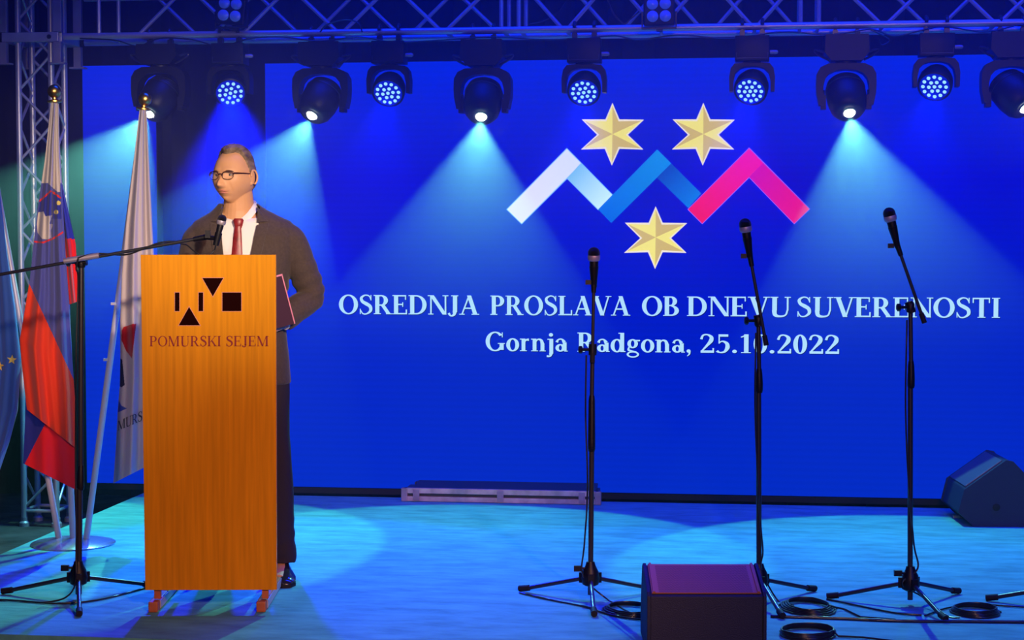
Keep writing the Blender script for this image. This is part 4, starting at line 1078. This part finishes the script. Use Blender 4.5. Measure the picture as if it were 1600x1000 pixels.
# --- head, in its own frame: x to its side, f forward, z up; origin mid-height of the face
HC = mp(367, 277.5, 0.03)
HA = R(25)
def H2M(x, f, z, roll=R(2), nod=R(1)):
    # nod, then turn to the picture's left
    f, z = f * math.cos(nod) - z * math.sin(nod), z * math.cos(nod) + f * math.sin(nod)
    return HC + Vector((x * math.cos(HA) - f * math.sin(HA), -(x * math.sin(HA) + f * math.cos(HA)), z))
def gs(v, c, s): return math.exp(-((v - c) / s) ** 2)
def sm(a, b, x):
    t = max(0, min(1, (x - a) / (b - a))); return t * t * (3 - 2 * t)
def headpos(th, ph, grow=0.0):
    # th: angle round (0 = front), ph: elevation
    cx, cf, cz_ = math.cos(ph) * math.sin(th), math.cos(ph) * math.cos(th), math.sin(ph)
    x = 0.0775 * cx; z = (0.124 if cz_ > 0 else 0.109) * cz_; f = 0.098 * cf
    if cf < 0: f *= 1.02
    low = max(0.0, -cz_)
    x *= 1 - 0.37 * low ** 1.4
    ax = abs(cx)
    x += math.copysign(0.007 * gs(z, -0.045, 0.035) * ax, cx)           # jaw corner
    x += math.copysign(0.003 * gs(z, -0.012, 0.02) * ax * (cf > 0), cx)  # cheek bone
    # boxier: flatter face and temples
    if cf > 0:
        f += 0.010 * (1 - cf) * cf * 2 * (1 - low)
        f -= 0.010 * sm(0.05, 0.124, z)
        f += 0.012 * low * cf                                            # chin forward
    else:
        f *= 1 - 0.55 * sm(0.1, 1.0, low)
        f -= 0.004 * gs(z, 0.03, 0.05)
    z -= 0.0 * low
    fr = sm(0.0, 0.5, cf)
    X = x
    d = 0.0
    d += 0.0055 * gs(z, 0.028, 0.010) * gs(abs(X), 0.026, 0.026)         # brow
    d -= 0.0095 * gs(z, 0.007, 0.013) * gs(abs(X), 0.031, 0.015)         # eye sockets
    d += 0.0035 * gs(z, 0.006, 0.007) * gs(abs(X), 0.031, 0.013)         # lids
    d -= 0.002 * gs(z, 0.012, 0.010) * gs(X, 0, 0.010)
    nz = sm(0.022, -0.030, z) * sm(-0.052, -0.036, z)                    # nose
    d += (0.004 + 0.021 * sm(0.018, -0.033, z)) * nz * gs(X, 0, 0.0085 + 0.004 * sm(0, -0.034, z))
    d += 0.0085 * gs(z, -0.035, 0.008) * gs(abs(X), 0.0125, 0.0065)
    d -= 0.0045 * gs(z, -0.060, 0.003) * gs(X, 0, 0.022)                  # line of the mouth
    d += 0.0045 * gs(z, -0.0545, 0.005) * gs(X, 0, 0.019)
    d += 0.0050 * gs(z, -0.0665, 0.006) * gs(X, 0, 0.017)
    d += 0.003 * gs(z, -0.058, 0.018) * gs(X, 0, 0.028)
    d -= 0.0045 * gs(z, -0.078, 0.006) * gs(X, 0, 0.022)
    d += 0.0065 * gs(z, -0.092, 0.011) * gs(X, 0, 0.022)                  # chin
    d -= 0.0025 * gs(abs(X), 0.030 - z * 0.12, 0.005) * gs(z, -0.045, 0.018)  # cheek fold
    f += d * fr
    if grow:
        n = Vector((cx / 0.0775, cf / 0.098, cz_ / 0.124)).normalized()
        x += n.x * grow; f += n.y * grow; z += n.z * grow
    return x, f, z
NT, NP = 150, 110
def head_grid(mb, fn, t0=-PI, t1=PI):
    vs = []
    for j in range(NP + 1):
        ph = -PI / 2 + PI * j / NP
        ph = max(-PI / 2 + 1e-3, min(PI / 2 - 1e-3, ph))
        for i in range(NT):
            # more columns at the front
            u = -PI + 2 * PI * i / NT; th = u - 0.45 * math.sin(u)
            vs.append(fn(th, ph))
    fs = [(j * NT + i, j * NT + (i + 1) % NT, (j + 1) * NT + (i + 1) % NT, (j + 1) * NT + i) for j in range(NP) for i in range(NT)]
    fs.append(tuple(range(NT))[::-1]); fs.append(tuple(NP * NT + i for i in range(NT)))
    mb.add(vs, fs)
def finger(mb, root, d, bend_ax, L, r, curls):
    pts = [Vector(root) - Vector(d) * 0.015, Vector(root)]; rr = [r, r]; dd = Vector(d).normalized()
    for frac, c in zip((0.45, 0.30, 0.25), curls):
        dd = Matrix.Rotation(c, 3, bend_ax) @ dd; pts.append(pts[-1] + dd * L * frac); rr.append(rr[-1] * 0.93)
    mb.tube(pts, rr, 8); mb.ball(pts[-1], rr[-1], 8, 6)
    for p, q in zip(pts[1:-1], rr[1:-1]): mb.ball(p, q * 1.03, 8, 6)
def hand(mb, wrist, d, palm_n, curl, thumb_side):
    """palm box at the wrist going along d, palm facing palm_n, five fingers"""
    d = Vector(d).normalized(); n = Vector(palm_n); n = (n - d * n.dot(d)).normalized(); s = d.cross(n) * thumb_side
    rings = []
    for t, wd, th in ((0, .026, .019), (.02, .031, .018), (.045, .039, .016), (.075, .042, .014), (.092, .039, .011)):
        c = Vector(wrist) + d * t; rings.append([c + s * wd * math.cos(a) + n * th * math.sin(a) for a in [2 * PI * k / 14 for k in range(14)]])
    mb.loft(rings)
    ax = d.cross(n)
    for k, (L, off) in enumerate(((.070, .029), (.079, .010), (.073, -.010), (.058, -.028))):
        finger(mb, Vector(wrist) + d * 0.088 + s * off, d + s * off * 1.2, ax, L, .0083 if k < 3 else .0072, [c * (1 + .08 * k) for c in curl])
    finger(mb, Vector(wrist) + d * 0.030 + s * .030, d * .75 + s * .75 + n * .3, ax, .062, .0098, [curl[0] * .4, curl[1] * .4, curl[2] * .4])

# joints of the body (metres, local)
SHL, SHR = F(0.183, -0.01, 1.425), F(-0.185, 0.0, 1.425)
ELL, WRL = F(0.268, -0.045, 1.175), F(0.168, 0.085, 1.066)
ELR, WRR = F(-0.245, 0.00, 1.160), F(-0.17, 0.155, 1.262)
HIPL, KNL, ANL = F(0.085, 0.0, 0.90), F(0.132, 0.03, 0.49), F(0.145, -0.02, 0.09)
HIPR, KNR, ANR = F(-0.095, 0, 0.90), F(-0.115, 0.035, 0.49), F(-0.125, -0.02, 0.09)
NECKB = F(-0.025, -0.005, 1.50)
body = MB()
head_grid(body, lambda t, p: H2M(*headpos(t, p)))
jaw = H2M(0, -0.012, -0.055)
body.tube([NECKB - Vector((0, 0, .05)), NECKB + Vector((0.003, -0.002, 0.03)), Vector((.006, 0, 0)) + (NECKB + jaw) / 2 + Vector((0, 0, .02)), jaw + Vector((0, 0, .03))], [.072, .066, .060, .060], 24)
# ears
for s in (-1, 1):
    e = Matrix.Rotation(-HA, 3, 'Z')
    c = (0.0755, -0.006, -0.002)
    pts = []
    for i in range(15):
        a = R(-75 + 250 * i / 14)
        ex = math.cos(a) * 0.015 - 0.002; ez = math.sin(a) * 0.029
        pts.append(H2M(s * (c[0] + 0.011 + 0.55 * max(0, ex + .004)), c[1] - ex * 1.0 * (1 if True else 1), c[2] + ez + 0.002))
    body.tube(pts, [0.0045] * 15, 8)
    M3 = Matrix((H2M(1, 0, 0, 0, 0) - HC, H2M(0, 1, 0, 0, 0) - HC, H2M(0, 0, 1, 0, 0) - HC)).transposed()
    body.ball(H2M(s * 0.0795, -0.009, 0.0), (0.008, 0.015, 0.027), 12, 8, M3)
    body.ball(H2M(s * 0.080, -0.002, -0.024), (0.0055, 0.007, 0.009), 10, 8, M3)
    body.ball(H2M(s * 0.080, 0.005, -0.004), (0.0045, 0.0045, 0.008), 10, 8, M3)
def trunk_rings(tab, n=36, px=2.4):
    out = []
    for z, cx, cf, hw, hd in tab:
        ring = []
        for k in range(n):
            a = 2 * PI * k / n; c, s = math.cos(a), math.sin(a)
            ring.append(F(cx + hw * math.copysign(abs(c) ** (2 / px), c), cf + hd * math.copysign(abs(s) ** (2 / px), s), z))
        out.append(ring)
    return out
body.loft(trunk_rings([(0.84, 0, 0, .14, .10), (0.95, 0, 0, .155, .105), (1.08, 0, 0, .145, .098), (1.25, 0, 0, .165, .105), (1.38, 0, 0, .18, .10), (1.45, -.005, -.005, .165, .08), (1.50, -.02, -.008, .09, .06), (1.53, -.024, -.006, .058, .055)]))
def limb(mb, pts, rad, n=18, k=5):
    c = catmull(pts, k); m = len(pts) - 1; rr = []
    for i in range(len(c)):
        f = i / k; j = min(int(f), m - 1); rr.append(rad[j] + (rad[j + 1] - rad[j]) * (f - j))
    mb.tube(c, rr, n)
for S, E, W_ in ((SHL, ELL, WRL), (SHR, ELR, WRR)):
    limb(body, [S, S.lerp(E, .5), E, E.lerp(W_, .5), W_], [.042, .044, .040, .036, .026]); body.ball(S, .042)
for Hp, K, A in ((HIPL, KNL, ANL), (HIPR, KNR, ANR)):
    limb(body, [Hp, Hp.lerp(K, .5), K, K.lerp(A, .4), A], [.083, .072, .052, .054, .036])
    body.loft([[A + F(0, t, -.05 + h) + F(w_ * math.cos(q), 0, hh * math.sin(q)) for q in [2 * PI * i / 12 for i in range(12)]] for t, w_, h, hh in ((-.05, .024, 0, .028), (0, .03, .01, .036), (.08, .036, -.005, .026), (.16, .032, -.012, .018))])
# left hand grips the folder; right hand rests on the desk
hand(body, WRL, F(-0.55, 0.80, 0.02), F(-0.75, -0.35, 0.1), [.45, .75, .55], -1)
hand(body, WRR, F(0.25, 0.97, -0.05), F(0, 0, -1), [.12, .15, .1], 1)
def voxel(mb, name, m, size, smooth=2, fac=0.5, post=None):
    me = mb.mesh(name, m, 180); o = bpy.data.objects.new(name, me); COL.objects.link(o)
    md = o.modifiers.new('r', 'REMESH'); md.mode = 'VOXEL'; md.voxel_size = size; md.use_smooth_shade = True
    if smooth:
        s = o.modifiers.new('s', 'SMOOTH'); s.iterations = smooth; s.factor = fac
    dg = bpy.context.evaluated_depsgraph_get(); dg.update()
    me2 = bpy.data.meshes.new_from_object(o.evaluated_get(dg)); me2.name = name
    bpy.data.objects.remove(o); bpy.data.meshes.remove(me)
    if post:
        src = [(v.co.copy(), v.normal.copy()) for v in me2.vertices]; flat = []
        for c, n in src: flat += post(c, n)[:]
        me2.vertices.foreach_set('co', flat); me2.update()
    me2.materials.clear(); me2.materials.append(m)
    for p in me2.polygons: p.use_smooth = True
    return me2
bme = voxel(body, 'body', MT['skin'], 0.0026, 2)
link('body', bme, man)

# --- face details
for s in (-1, 1):
    ec = H2M(s * 0.031, 0.074, 0.0065)
    mb = MB(); mb.ball(ec, 0.0122, 20, 14); e_ = part('eye', mb, MT['eye_white'], man, 60)
    # gaze forward-left
    gd = (H2M(s * 0.031, 1, 0.0) - H2M(s * 0.031, 0, 0.0)).normalized()
    mb = MB(); mb.ball(ec + gd * 0.0080, 0.0058, 16, 10); part('iris', mb, MT['iris'], e_, 60)
    mb = MB(); pts = []
    for i in range(9):
        u = i / 8; x = 0.013 + 0.037 * u; pts.append((x, 0.0205 + 0.006 * math.sin(u * 2.2) - 0.006 * u))
    rings = []
    for x, z in pts:
        # lay the brow on the face surface
        ff = 0.093 - 0.55 * max(0, x - .02) ** 2 * 22
        rings.append(H2M(s * x, ff + 0.001, z))
    mb.tube(rings, [(.0022, .0026), (.0028, .0035), (.003, .004), (.003, .004), (.0028, .0036), (.0026, .003), (.002, .0026), (.0016, .002), (.001, .001)], 8)
    part('eyebrow', mb, MT['brow'], man, 60)
    # eyelids as soft folds
    for up in (1, -1):
        mb = MB(); pts = [ec + (H2M(math.cos(a) * 0.0125, math.cos((a - PI / 2) * .9) * 0.0095, up * (0.0045 + 0.0015 * math.sin(a))) - HC) for a in [PI * (i + .5) / 9 for i in range(9)]]
        mb.tube(pts, 0.0024, 8); part('eyelid', mb, MT['skin'], man, 60)
def lip(zc_, hh, wd, up):
    mb = MB(); rings = []
    for i in range(17):
        u = -1 + 2 * i / 16; x = u * wd
        ff = face_f(x, zc_) + 0.0008
        r1 = hh * (1 - abs(u) ** 2.2) + .0004
        dz = (0.0012 * math.cos(u * 5) if up else 0) - 0.002 * abs(u) ** 1.6
        c = (x, ff - .0005, zc_ + dz)
        rings.append([H2M(c[0], c[1] + 0.0021 * math.cos(q) * (1 - abs(u) ** 3), c[2] + r1 * math.sin(q)) for q in [2 * PI * k / 10 for k in range(10)]])
    mb.loft(rings); part('lip', mb, MT['lips'], man, 60)
def face_f(x, z):
    best = 0.09
    lo = 1e9
    for i in range(60):
        th = math.asin(max(-.99, min(.99, x / 0.0775))) * (0.9 + i * 0.012)
        for j in range(1):
            ph = math.asin(max(-.99, min(.99, z / 0.109)))
            X, f, Z = headpos(th, ph)
            e = abs(X - x)
            if e < lo: lo = e; best = f
    return best
lip(-0.0560, 0.0030, 0.0280, True)
lip(-0.0640, 0.0034, 0.0245, False)

# --- hair: short, brushed up, greying
hm = MB()
def hairline(th):
    a = abs(th)
    # z of hair edge by angle: forehead high, temple, sideburn, nape
    return lerp_table([(0, .090), (.4, .094), (.70, .098), (1.0, .094), (1.2, .082), (1.34, .064), (1.46, .033), (1.52, .0), (1.58, -.006), (1.66, .010), (1.76, .022), (1.95, -.035), (2.4, -.072), (PI, -.078)], a)
def hairfn(t, p):
    x, f, z = headpos(t, p)
    e = hairline(t); m_ = sm(e - 0.003, e + 0.010, z)
    top = sm(0.04, 0.115, z)
    g = -0.006 + m_ * (0.0085 + 0.0125 * top + 0.006 * top * sm(0.0, 0.7, math.cos(t)) * math.cos(p) * 1.0)
    nn = noise.noise(Vector((x * 260, f * 60, z * 120))) * 0.0022 + noise.noise(Vector((x * 90, f * 30, z * 60 + 4))) * 0.002
    g += nn * m_
    return H2M(*headpos(t, p, g))
head_grid(hm, hairfn)
part('hair', hm, MT['hair'], man, 60)

# --- spectacles
def ellp(s):
    pts = []
    for i in range(28):
        a = 2 * PI * i / 28; ex = 0.0235 * math.copysign(abs(math.cos(a)) ** .75, math.cos(a)); ez = 0.0155 * math.copysign(abs(math.sin(a)) ** .75, math.sin(a))
        pts.append((s * 0.033 + ex, 0.105 - 0.9 * (abs(s * 0.033 + ex) ** 2) * 3.2, 0.004 + ez))
    return pts
gl = bpy.data.objects.new('spectacles', None); COL.objects.link(gl); gl.parent = man
for s in (-1, 1):
    e = ellp(s); P = [H2M(*q) for q in e]
    mb = MB(); mb.tube(P + [P[0]], 0.0011, 6, False); part('rim', mb, MT['frame'], gl, 60)
    up = [H2M(q[0], q[1], q[2]) for q in e[0:15]]
    mb = MB(); mb.tube(up, (0.0022, 0.0034), 6); part('top_rim', mb, MT['frame'], gl, 60)
    mb = MB(); mb.add(P, [tuple(range(len(P)))]); part('lens', mb, MT['glass'], gl, None, fix=False)
    mb = MB(); mb.tube([H2M(s * 0.0565, 0.0945, 0.014), H2M(s * 0.068, 0.078, 0.0145), H2M(s * 0.0785, 0.04, 0.0145), H2M(s * 0.0835, 0.0, 0.014), H2M(s * 0.083, -0.014, 0.004)], [(.0013, .0025)] * 5, 6); part('temple', mb, MT['frame'], gl, 60)
mb = MB(); mb.tube([H2M(-.0105, .1045, .009), H2M(0, .107, .0115), H2M(.0105, .1045, .009)], 0.0016, 6); part('bridge', mb, MT['frame'], gl, 60)

# --- shirt
sb = MB()
sb.loft(trunk_rings([(1.00, 0, 0, .15, .105), (1.25, -.005, 0.0, .17, .115), (1.38, -.008, 0.0, .175, .112), (1.44, -.013, -.002, .170, .092), (1.475, -.014, -.004, .130, .080), (1.494, -.014, -.006, .098, .074)], 40))
for i_, v_ in enumerate(sb.v):
    if v_[2] > 1.47 and -v_[1] > 0: sb.v[i_] = (v_[0], v_[1], v_[2] - 0.016 * min(1, -v_[1] / .06) * math.exp(-((v_[0] + .01) / .035) ** 2))
shirt = part('shirt', sb, MT['shirt'], man, 60)
# collar: standing band and two folded wings
NB = NECKB + Vector((0.0, 0, 0.03))
mb = MB(); rings = []
for i in range(33):
    a = R(-150 + 300 * i / 32)          # 0 = front
    # open at the back side only in theory; closed loop round the neck
def collar_pt(a, r, z):
    return NB + F(r * 1.0 * math.sin(a), r * 0.98 * math.cos(a), z)
def colz(a): return 0.013 - (0.062 * math.cos(a) ** 2 if math.cos(a) > 0 else 0.02 * math.cos(a)) + 0.012 * math.sin(a)
rings = []
for i in range(37):
    a = 2 * PI * i / 36
    zt_ = colz(a)
    r0 = 0.0715
    rings.append([collar_pt(a, r0 + .012, zt_ - .062), collar_pt(a, r0 - .002, zt_), collar_pt(a, r0 - .0045, zt_), collar_pt(a, r0 + .0085, zt_ - .062)])
mb.loft(rings, cap=False); part('collar_band', mb, MT['shirt'], shirt, 60)
for s in (-1, 1):
    top = [collar_pt(s * a, 0.0725, colz(s * a) + .001) for a in [0.03 + 2.9 * i / 14 for i in range(15)]]
    bot = []
    for i in range(15):
        a = 0.03 + 2.9 * i / 14; u = i / 14
        if u < .1: p = collar_pt(s * (a + .42 * min(1, u / .07)), 0.080 + .012 * (u / .1), colz(s * a) - .004 - .030 * min(1, u / .07))
        else: p = collar_pt(s * (a + .30 * (1 - u)), 0.087 - .008 * u, colz(s * (a + .3)) - .034 + .010 * u)
        bot.append(p)
    rings = [[t_, b_, b_ + (t_ - b_).normalized() * .0 + (b_ - NB).normalized() * .003 * 1, t_ + (t_ - NB).normalized() * .003] for t_, b_ in zip(top, bot)]
    mb = MB(); mb.loft(rings); part('collar_wing', mb, MT['shirt'], shirt, 60)

# --- tie
kc = mp(372.5, 349, 0.098)
zbelly = 1.10
mb = MB(); rings = []
for z, hw, dep, xo in ((0.020, .0165, .010, 0), (0.012, .0220, .014, 0), (-.008, .0170, .013, 0), (-.020, .0125, .010, 0)):
    c = kc + Vector((xo, 0, z)); rings.append([c + F(hw * math.cos(q), dep * math.sin(q), 0) for q in [2 * PI * i / 16 for i in range(16)]])
mb.loft(rings); tie = part('tie', mb, MT['tie'], man, 50)
mb = MB(); rings = []
for t, hw in ((0.012, .0125), (.05, .0165), (.10, .0205), (.17, .0245), (.25, .029), (.33, .034), (.36, .004)):
    c = kc + F(-0.006 * t / .2, 0.007 + 0.02 * math.sin(min(1, t / .25) * PI / 2) * .9, -t)
    rings.append([c + F(hw, -.001, 0), c + F(hw * .5, .004, 0), c + F(-hw * .5, .004, 0), c + F(-hw, -.001, 0), c + F(0, -.004, 0)])
mb.loft(rings); part('tie_blade', mb, MT['tie'], tie, 50)

# --- jacket: one cloth surface for trunk and sleeves
jk = MB()
jk.loft(trunk_rings([(0.815, .0, -.005, .185, .135), (0.90, .0, 0, .182, .132), (1.00, .0, .0, .170, .122), (1.10, .0, .0, .164, .118), (1.25, .0, .0, .182, .128), (1.36, .0, -.002, .204, .126), (1.42, -.002, -.004, .214, .112), (1.452, -.004, -.006, .214, .098), (1.478, -.006, -.008, .196, .086), (1.500, -.011, -.009, .152, .080), (1.522, -.016, -.010, .112, .076), (1.540, -.022, -.010, .088, .073), (1.552, -.024, -.010, .078, .071)], 48, 2.3))
limb(jk, [SHL + F(-.03, 0, .0), SHL + F(.004, 0, -.025), SHL.lerp(ELL, .5) + F(.004, 0, 0), ELL, ELL.lerp(WRL, .5), WRL + (ELL - WRL).normalized() * .012], [.052, .062, .060, .055, .052, .040], 22)
limb(jk, [SHR + F(.03, 0, .0), SHR + F(-.004, 0, -.025), SHR.lerp(ELR, .5), ELR, ELR.lerp(WRR, .5), WRR + (ELR - WRR).normalized() * .015], [.052, .062, .060, .055, .050, .040], 22)
def folds_(co, n):
    # creases: round the elbows and upper arms, soft drag lines on the trunk
    d = 0.0
    for E, S in ((ELL, SHL), (ELR, SHR)):
        q = (co - E).length
        if q < .20:
            ax = (S - E).normalized(); t = (co - E).dot(ax)
            d += 0.0045 * math.sin(t * 120 + 3.0 * noise.noise(co * 14)) * (1 - q / .20) * (1.0)
    d += 0.0028 * noise.noise(Vector((co.x * 9, co.y * 9, co.z * 16 + co.x * 14)))
    return co + n * d
jme = voxel(jk, 'jacket', MT['suit'], 0.0055, 3, 0.5, folds_)
# cut the front opening: V from the collar down to the button point
VB = F(-0.035, 0, 1.135)
LAP_IN = [(0.004, 1.135), (.020, 1.20), (.040, 1.28), (.056, 1.35), (.066, 1.42), (.072, 1.465), (.072, 1.51), (.064, 1.54)]
LAP_OUT = [(0.010, 1.132), (.048, 1.20), (.078, 1.28), (.097, 1.35), (.112, 1.43), (.118, 1.472), (.100, 1.495), (.076, 1.53)]
def v_centre(z): return -0.006 - 0.008 * max(0, 1.5 - z) / .36
def in_v(co):
    if -co.y < 0.012 or co.z < VB.z: return False
    return abs(co.x - v_centre(co.z)) < lerp_table([(z, a) for a, z in LAP_IN], co.z) + 0.010
bm = bmesh.new(); bm.from_mesh(jme)
bmesh.ops.delete(bm, geom=[f for f in bm.faces if in_v(f.calc_center_median()) and f.normal.y < 0.35], context='FACES')
# collar hole at the top and cuffs
bmesh.ops.delete(bm, geom=[f for f in bm.faces if f.calc_center_median().z > 1.548 and f.normal.z > .8], context='FACES')
bm.to_mesh(jme); bm.free()
jacket = link('jacket', jme, man)
sd = jacket.modifiers.new('thickness', 'SOLIDIFY'); sd.thickness = 0.003; sd.offset = 1
from mathutils.bvhtree import BVHTree
_jb = MB(); _jb.loft(trunk_rings([(0.815, .0, -.005, .185, .135), (0.90, .0, 0, .182, .132), (1.00, .0, .0, .170, .122), (1.10, .0, .0, .164, .118), (1.25, .0, .0, .182, .128), (1.36, .0, -.002, .204, .126), (1.42, -.002, -.004, .214, .112), (1.452, -.004, -.006, .214, .098), (1.478, -.006, -.008, .196, .086), (1.500, -.011, -.009, .152, .080), (1.522, -.016, -.010, .112, .076), (1.540, -.022, -.010, .088, .073), (1.552, -.024, -.010, .078, .071)], 48, 2.3))
_bv = BVHTree.FromPolygons([Vector(v) for v in _jb.v], _jb.f)
def chest(x, z, off=0.006):
    h = _bv.ray_cast(Vector((x, -1, z)), Vector((0, 1, 0)))
    return Vector((x, (h[0].y if h[0] else -0.10) - off, z))
def lapel(s):
    inner, outer = LAP_IN, LAP_OUT
    rings = []
    I = catmull([(a, b, 0) for a, b in inner], 4); O = catmull([(a, b, 0) for a, b in outer], 4)
    for i, (a, b) in enumerate(zip(I, O)):
        p = chest(v_centre(a.y) + s * a.x, a.y, .008); q = chest(v_centre(b.y) + s * b.x, b.y, .009)
        m1 = (p + q) / 2 + Vector((0, -.004, 0))
        rings.append([p, m1, q, q + Vector((0, .006, 0)), p + Vector((0, .006, 0))])
    mb = MB(); mb.loft(rings[:21]); part('lapel', mb, MT['suit'], jacket, 30)
    mb = MB(); mb.loft(rings[21:]); part('collar', mb, MT['suit'], jacket, 30)
lapel(1); lapel(-1)
mb = MB(); mb.lathe([(.008, 0), (.009, .002), (.006, .004)], 14, Matrix.Translation(chest(-0.016, 1.12, .012)) @ Matrix.Rotation(PI / 2, 4, 'X')); part('button', mb, MT['black_plastic'], jacket)
# shirt cuff
for W_, E in ((WRL, ELL), (WRR, ELR)):
    ax = (W_ - E).normalized()
    mb = MB(); mb.tube([W_ - ax * .03, W_ + ax * .002], .032, 20); part('shirt_cuff', mb, MT['shirt'], shirt, 50)

# --- trousers, shoes
tr = MB()
tr.loft(trunk_rings([(0.80, 0, 0, .155, .112), (0.90, 0, 0, .160, .112), (1.02, 0, 0, .150, .104)], 36))
for Hp, K, A in ((HIPL, KNL, ANL), (HIPR, KNR, ANR)):
    limb(tr, [Hp + Vector((0, 0, .0)), Hp.lerp(K, .35), Hp.lerp(K, .75), K, K.lerp(A, .45), A + Vector((0, 0, .035)), A + Vector((0, -.004, -.025))], [.095, .085, .068, .064, .062, .058, .056], 24)
def tfold(co, n):
    d = 0.005 * noise.noise(Vector((co.x * 12, co.y * 12, co.z * 7)))
    if co.z < .30: d += 0.005 * math.sin(co.z * 75 + 4 * noise.noise(co * 9)) * (1 - co.z / .30)
    return co + n * d
tme = voxel(tr, 'trousers', MT['trousers'], 0.006, 3, .5, tfold)
link('trousers', tme, man)
for A, yw in ((ANL, 12), (ANR, -12)):
    mb = MB(); rings = []
    for t, w_, h in ((-.075, .010, .025), (-.070, .028, .058), (-.04, .034, .082), (0.01, .036, .085), (.06, .041, .062), (.12, .046, .047), (.17, .042, .038), (.205, .026, .028), (.213, .008, .016)):
        ring = []
        for i in range(16):
            q = 2 * PI * i / 16; c, s_ = math.cos(q), math.sin(q)
            zz = 0.012 + (h - .012) * (0.5 + .5 * s_) if True else 0
            v = Matrix.Rotation(R(yw), 3, 'Z') @ F(w_ * c * (1.0 if s_ < 0.3 else .85), t, 0); ring.append(Vector((A.x + v.x, A.y + v.y, zz)))
        rings.append(ring)
    mb.loft(rings); sh_ = part('shoe', mb, MT['shoe'], man, 50)
    mb = MB(); rings = [[Vector((A.x, A.y, 0)) + Matrix.Rotation(R(yw), 3, 'Z') @ F(w_ * c, t, 0) + Vector((0, 0, z)) for c, z in ((-1, 0), (1, 0), (1, .014), (-1, .014))] for t, w_ in ((-.078, .022), (-.05, .035), (.02, .038), (.10, .046), (.17, .042), (.212, .018))]
    mb.loft(rings); part('sole', mb, MT['rubber'], sh_, None)

# --- folder in his left hand
fA, fB = mp(439, 430, .12), mp(459, 506, .12)
fo = thing('folder', 'dark red folder with pink edges held at the side of the lectern', 'folder', MBASE, YAW)
dn = (fB - fA).normalized(); wd_ = (Vector((-0.80, -0.55, 0.22))).normalized(); wd_ = (wd_ - dn * wd_.dot(dn)).normalized(); nn = dn.cross(wd_).normalized()
def slab(c0, a, b, t0, t1, La0, La1, Lb0, Lb1):
    return [c0 + a * x + b * y + nn * z for x, y, z in ((La0, Lb0, t0), (La1, Lb0, t0), (La1, Lb1, t0), (La0, Lb1, t0), (La0, Lb0, t1), (La1, Lb0, t1), (La1, Lb1, t1), (La0, Lb1, t1))]
BF = [(0, 1, 2, 3), (7, 6, 5, 4), (0, 4, 5, 1), (1, 5, 6, 2), (2, 6, 7, 3), (3, 7, 4, 0)]
Lh = (fB - fA).length
for nm, t0, t1, mk in (('cover', 0.006, 0.009, 'folder'), ('cover', -0.009, -0.006, 'folder')):
    mb = MB(); mb.add(slab(fA, dn, wd_, t0, t1, 0, Lh, 0, .22), BF); part(nm, mb, MT[mk], fo, None)
mb = MB(); mb.add(slab(fA, dn, wd_, -.0058, .0058, .006, Lh - .006, .003, .214), BF); part('paper_stack', mb, MT['paper'], fo, None)
for a0, a1, b0, b1 in ((0, Lh, -.002, .003), (-.004, .003, -.002, .22)):
    mb = MB(); mb.add(slab(fA, dn, wd_, -.0098, .0098, a0, a1, b0, b1), BF); part('edge_binding', mb, MT['folder_edge'], fo, None)

# ================================================================== HAZE
hz = bpy.data.materials.new('stage_haze'); hz.use_nodes = True; nt = hz.node_tree
nt.nodes.remove(nt.nodes['Principled BSDF'])
vsn = nt.nodes.new('ShaderNodeVolumeScatter'); vsn.inputs['Density'].default_value = 0.075; vsn.inputs['Anisotropy'].default_value = 0.35; vsn.inputs['Color'].default_value = (0.9, 0.95, 1, 1)
tcn = nt.nodes.new('ShaderNodeTexCoord'); spn = nt.nodes.new('ShaderNodeSeparateXYZ'); nt.links.new(tcn.outputs['Object'], spn.inputs[0])
mrn = nt.nodes.new('ShaderNodeMapRange'); mrn.interpolation_type = 'SMOOTHSTEP'
for k_, v_ in (('From Min', 0.75), ('From Max', 2.15), ('To Min', 0.012), ('To Max', 0.11)): mrn.inputs[k_].default_value = v_
nt.links.new(spn.outputs['Z'], mrn.inputs['Value']); nt.links.new(mrn.outputs[0], vsn.inputs['Density'])
nt.links.new(vsn.outputs[0], nt.nodes['Material Output'].inputs['Volume'])
mb = MB(); mb.box((0.6, 8.95, 1.35), (10.5, 2.5, 2.98))
o = part('haze', mb, hz, None, None); tag(o, 'thin smoke haze over the stage catching the light beams', 'haze', None, 'stuff')
o.visible_shadow = True
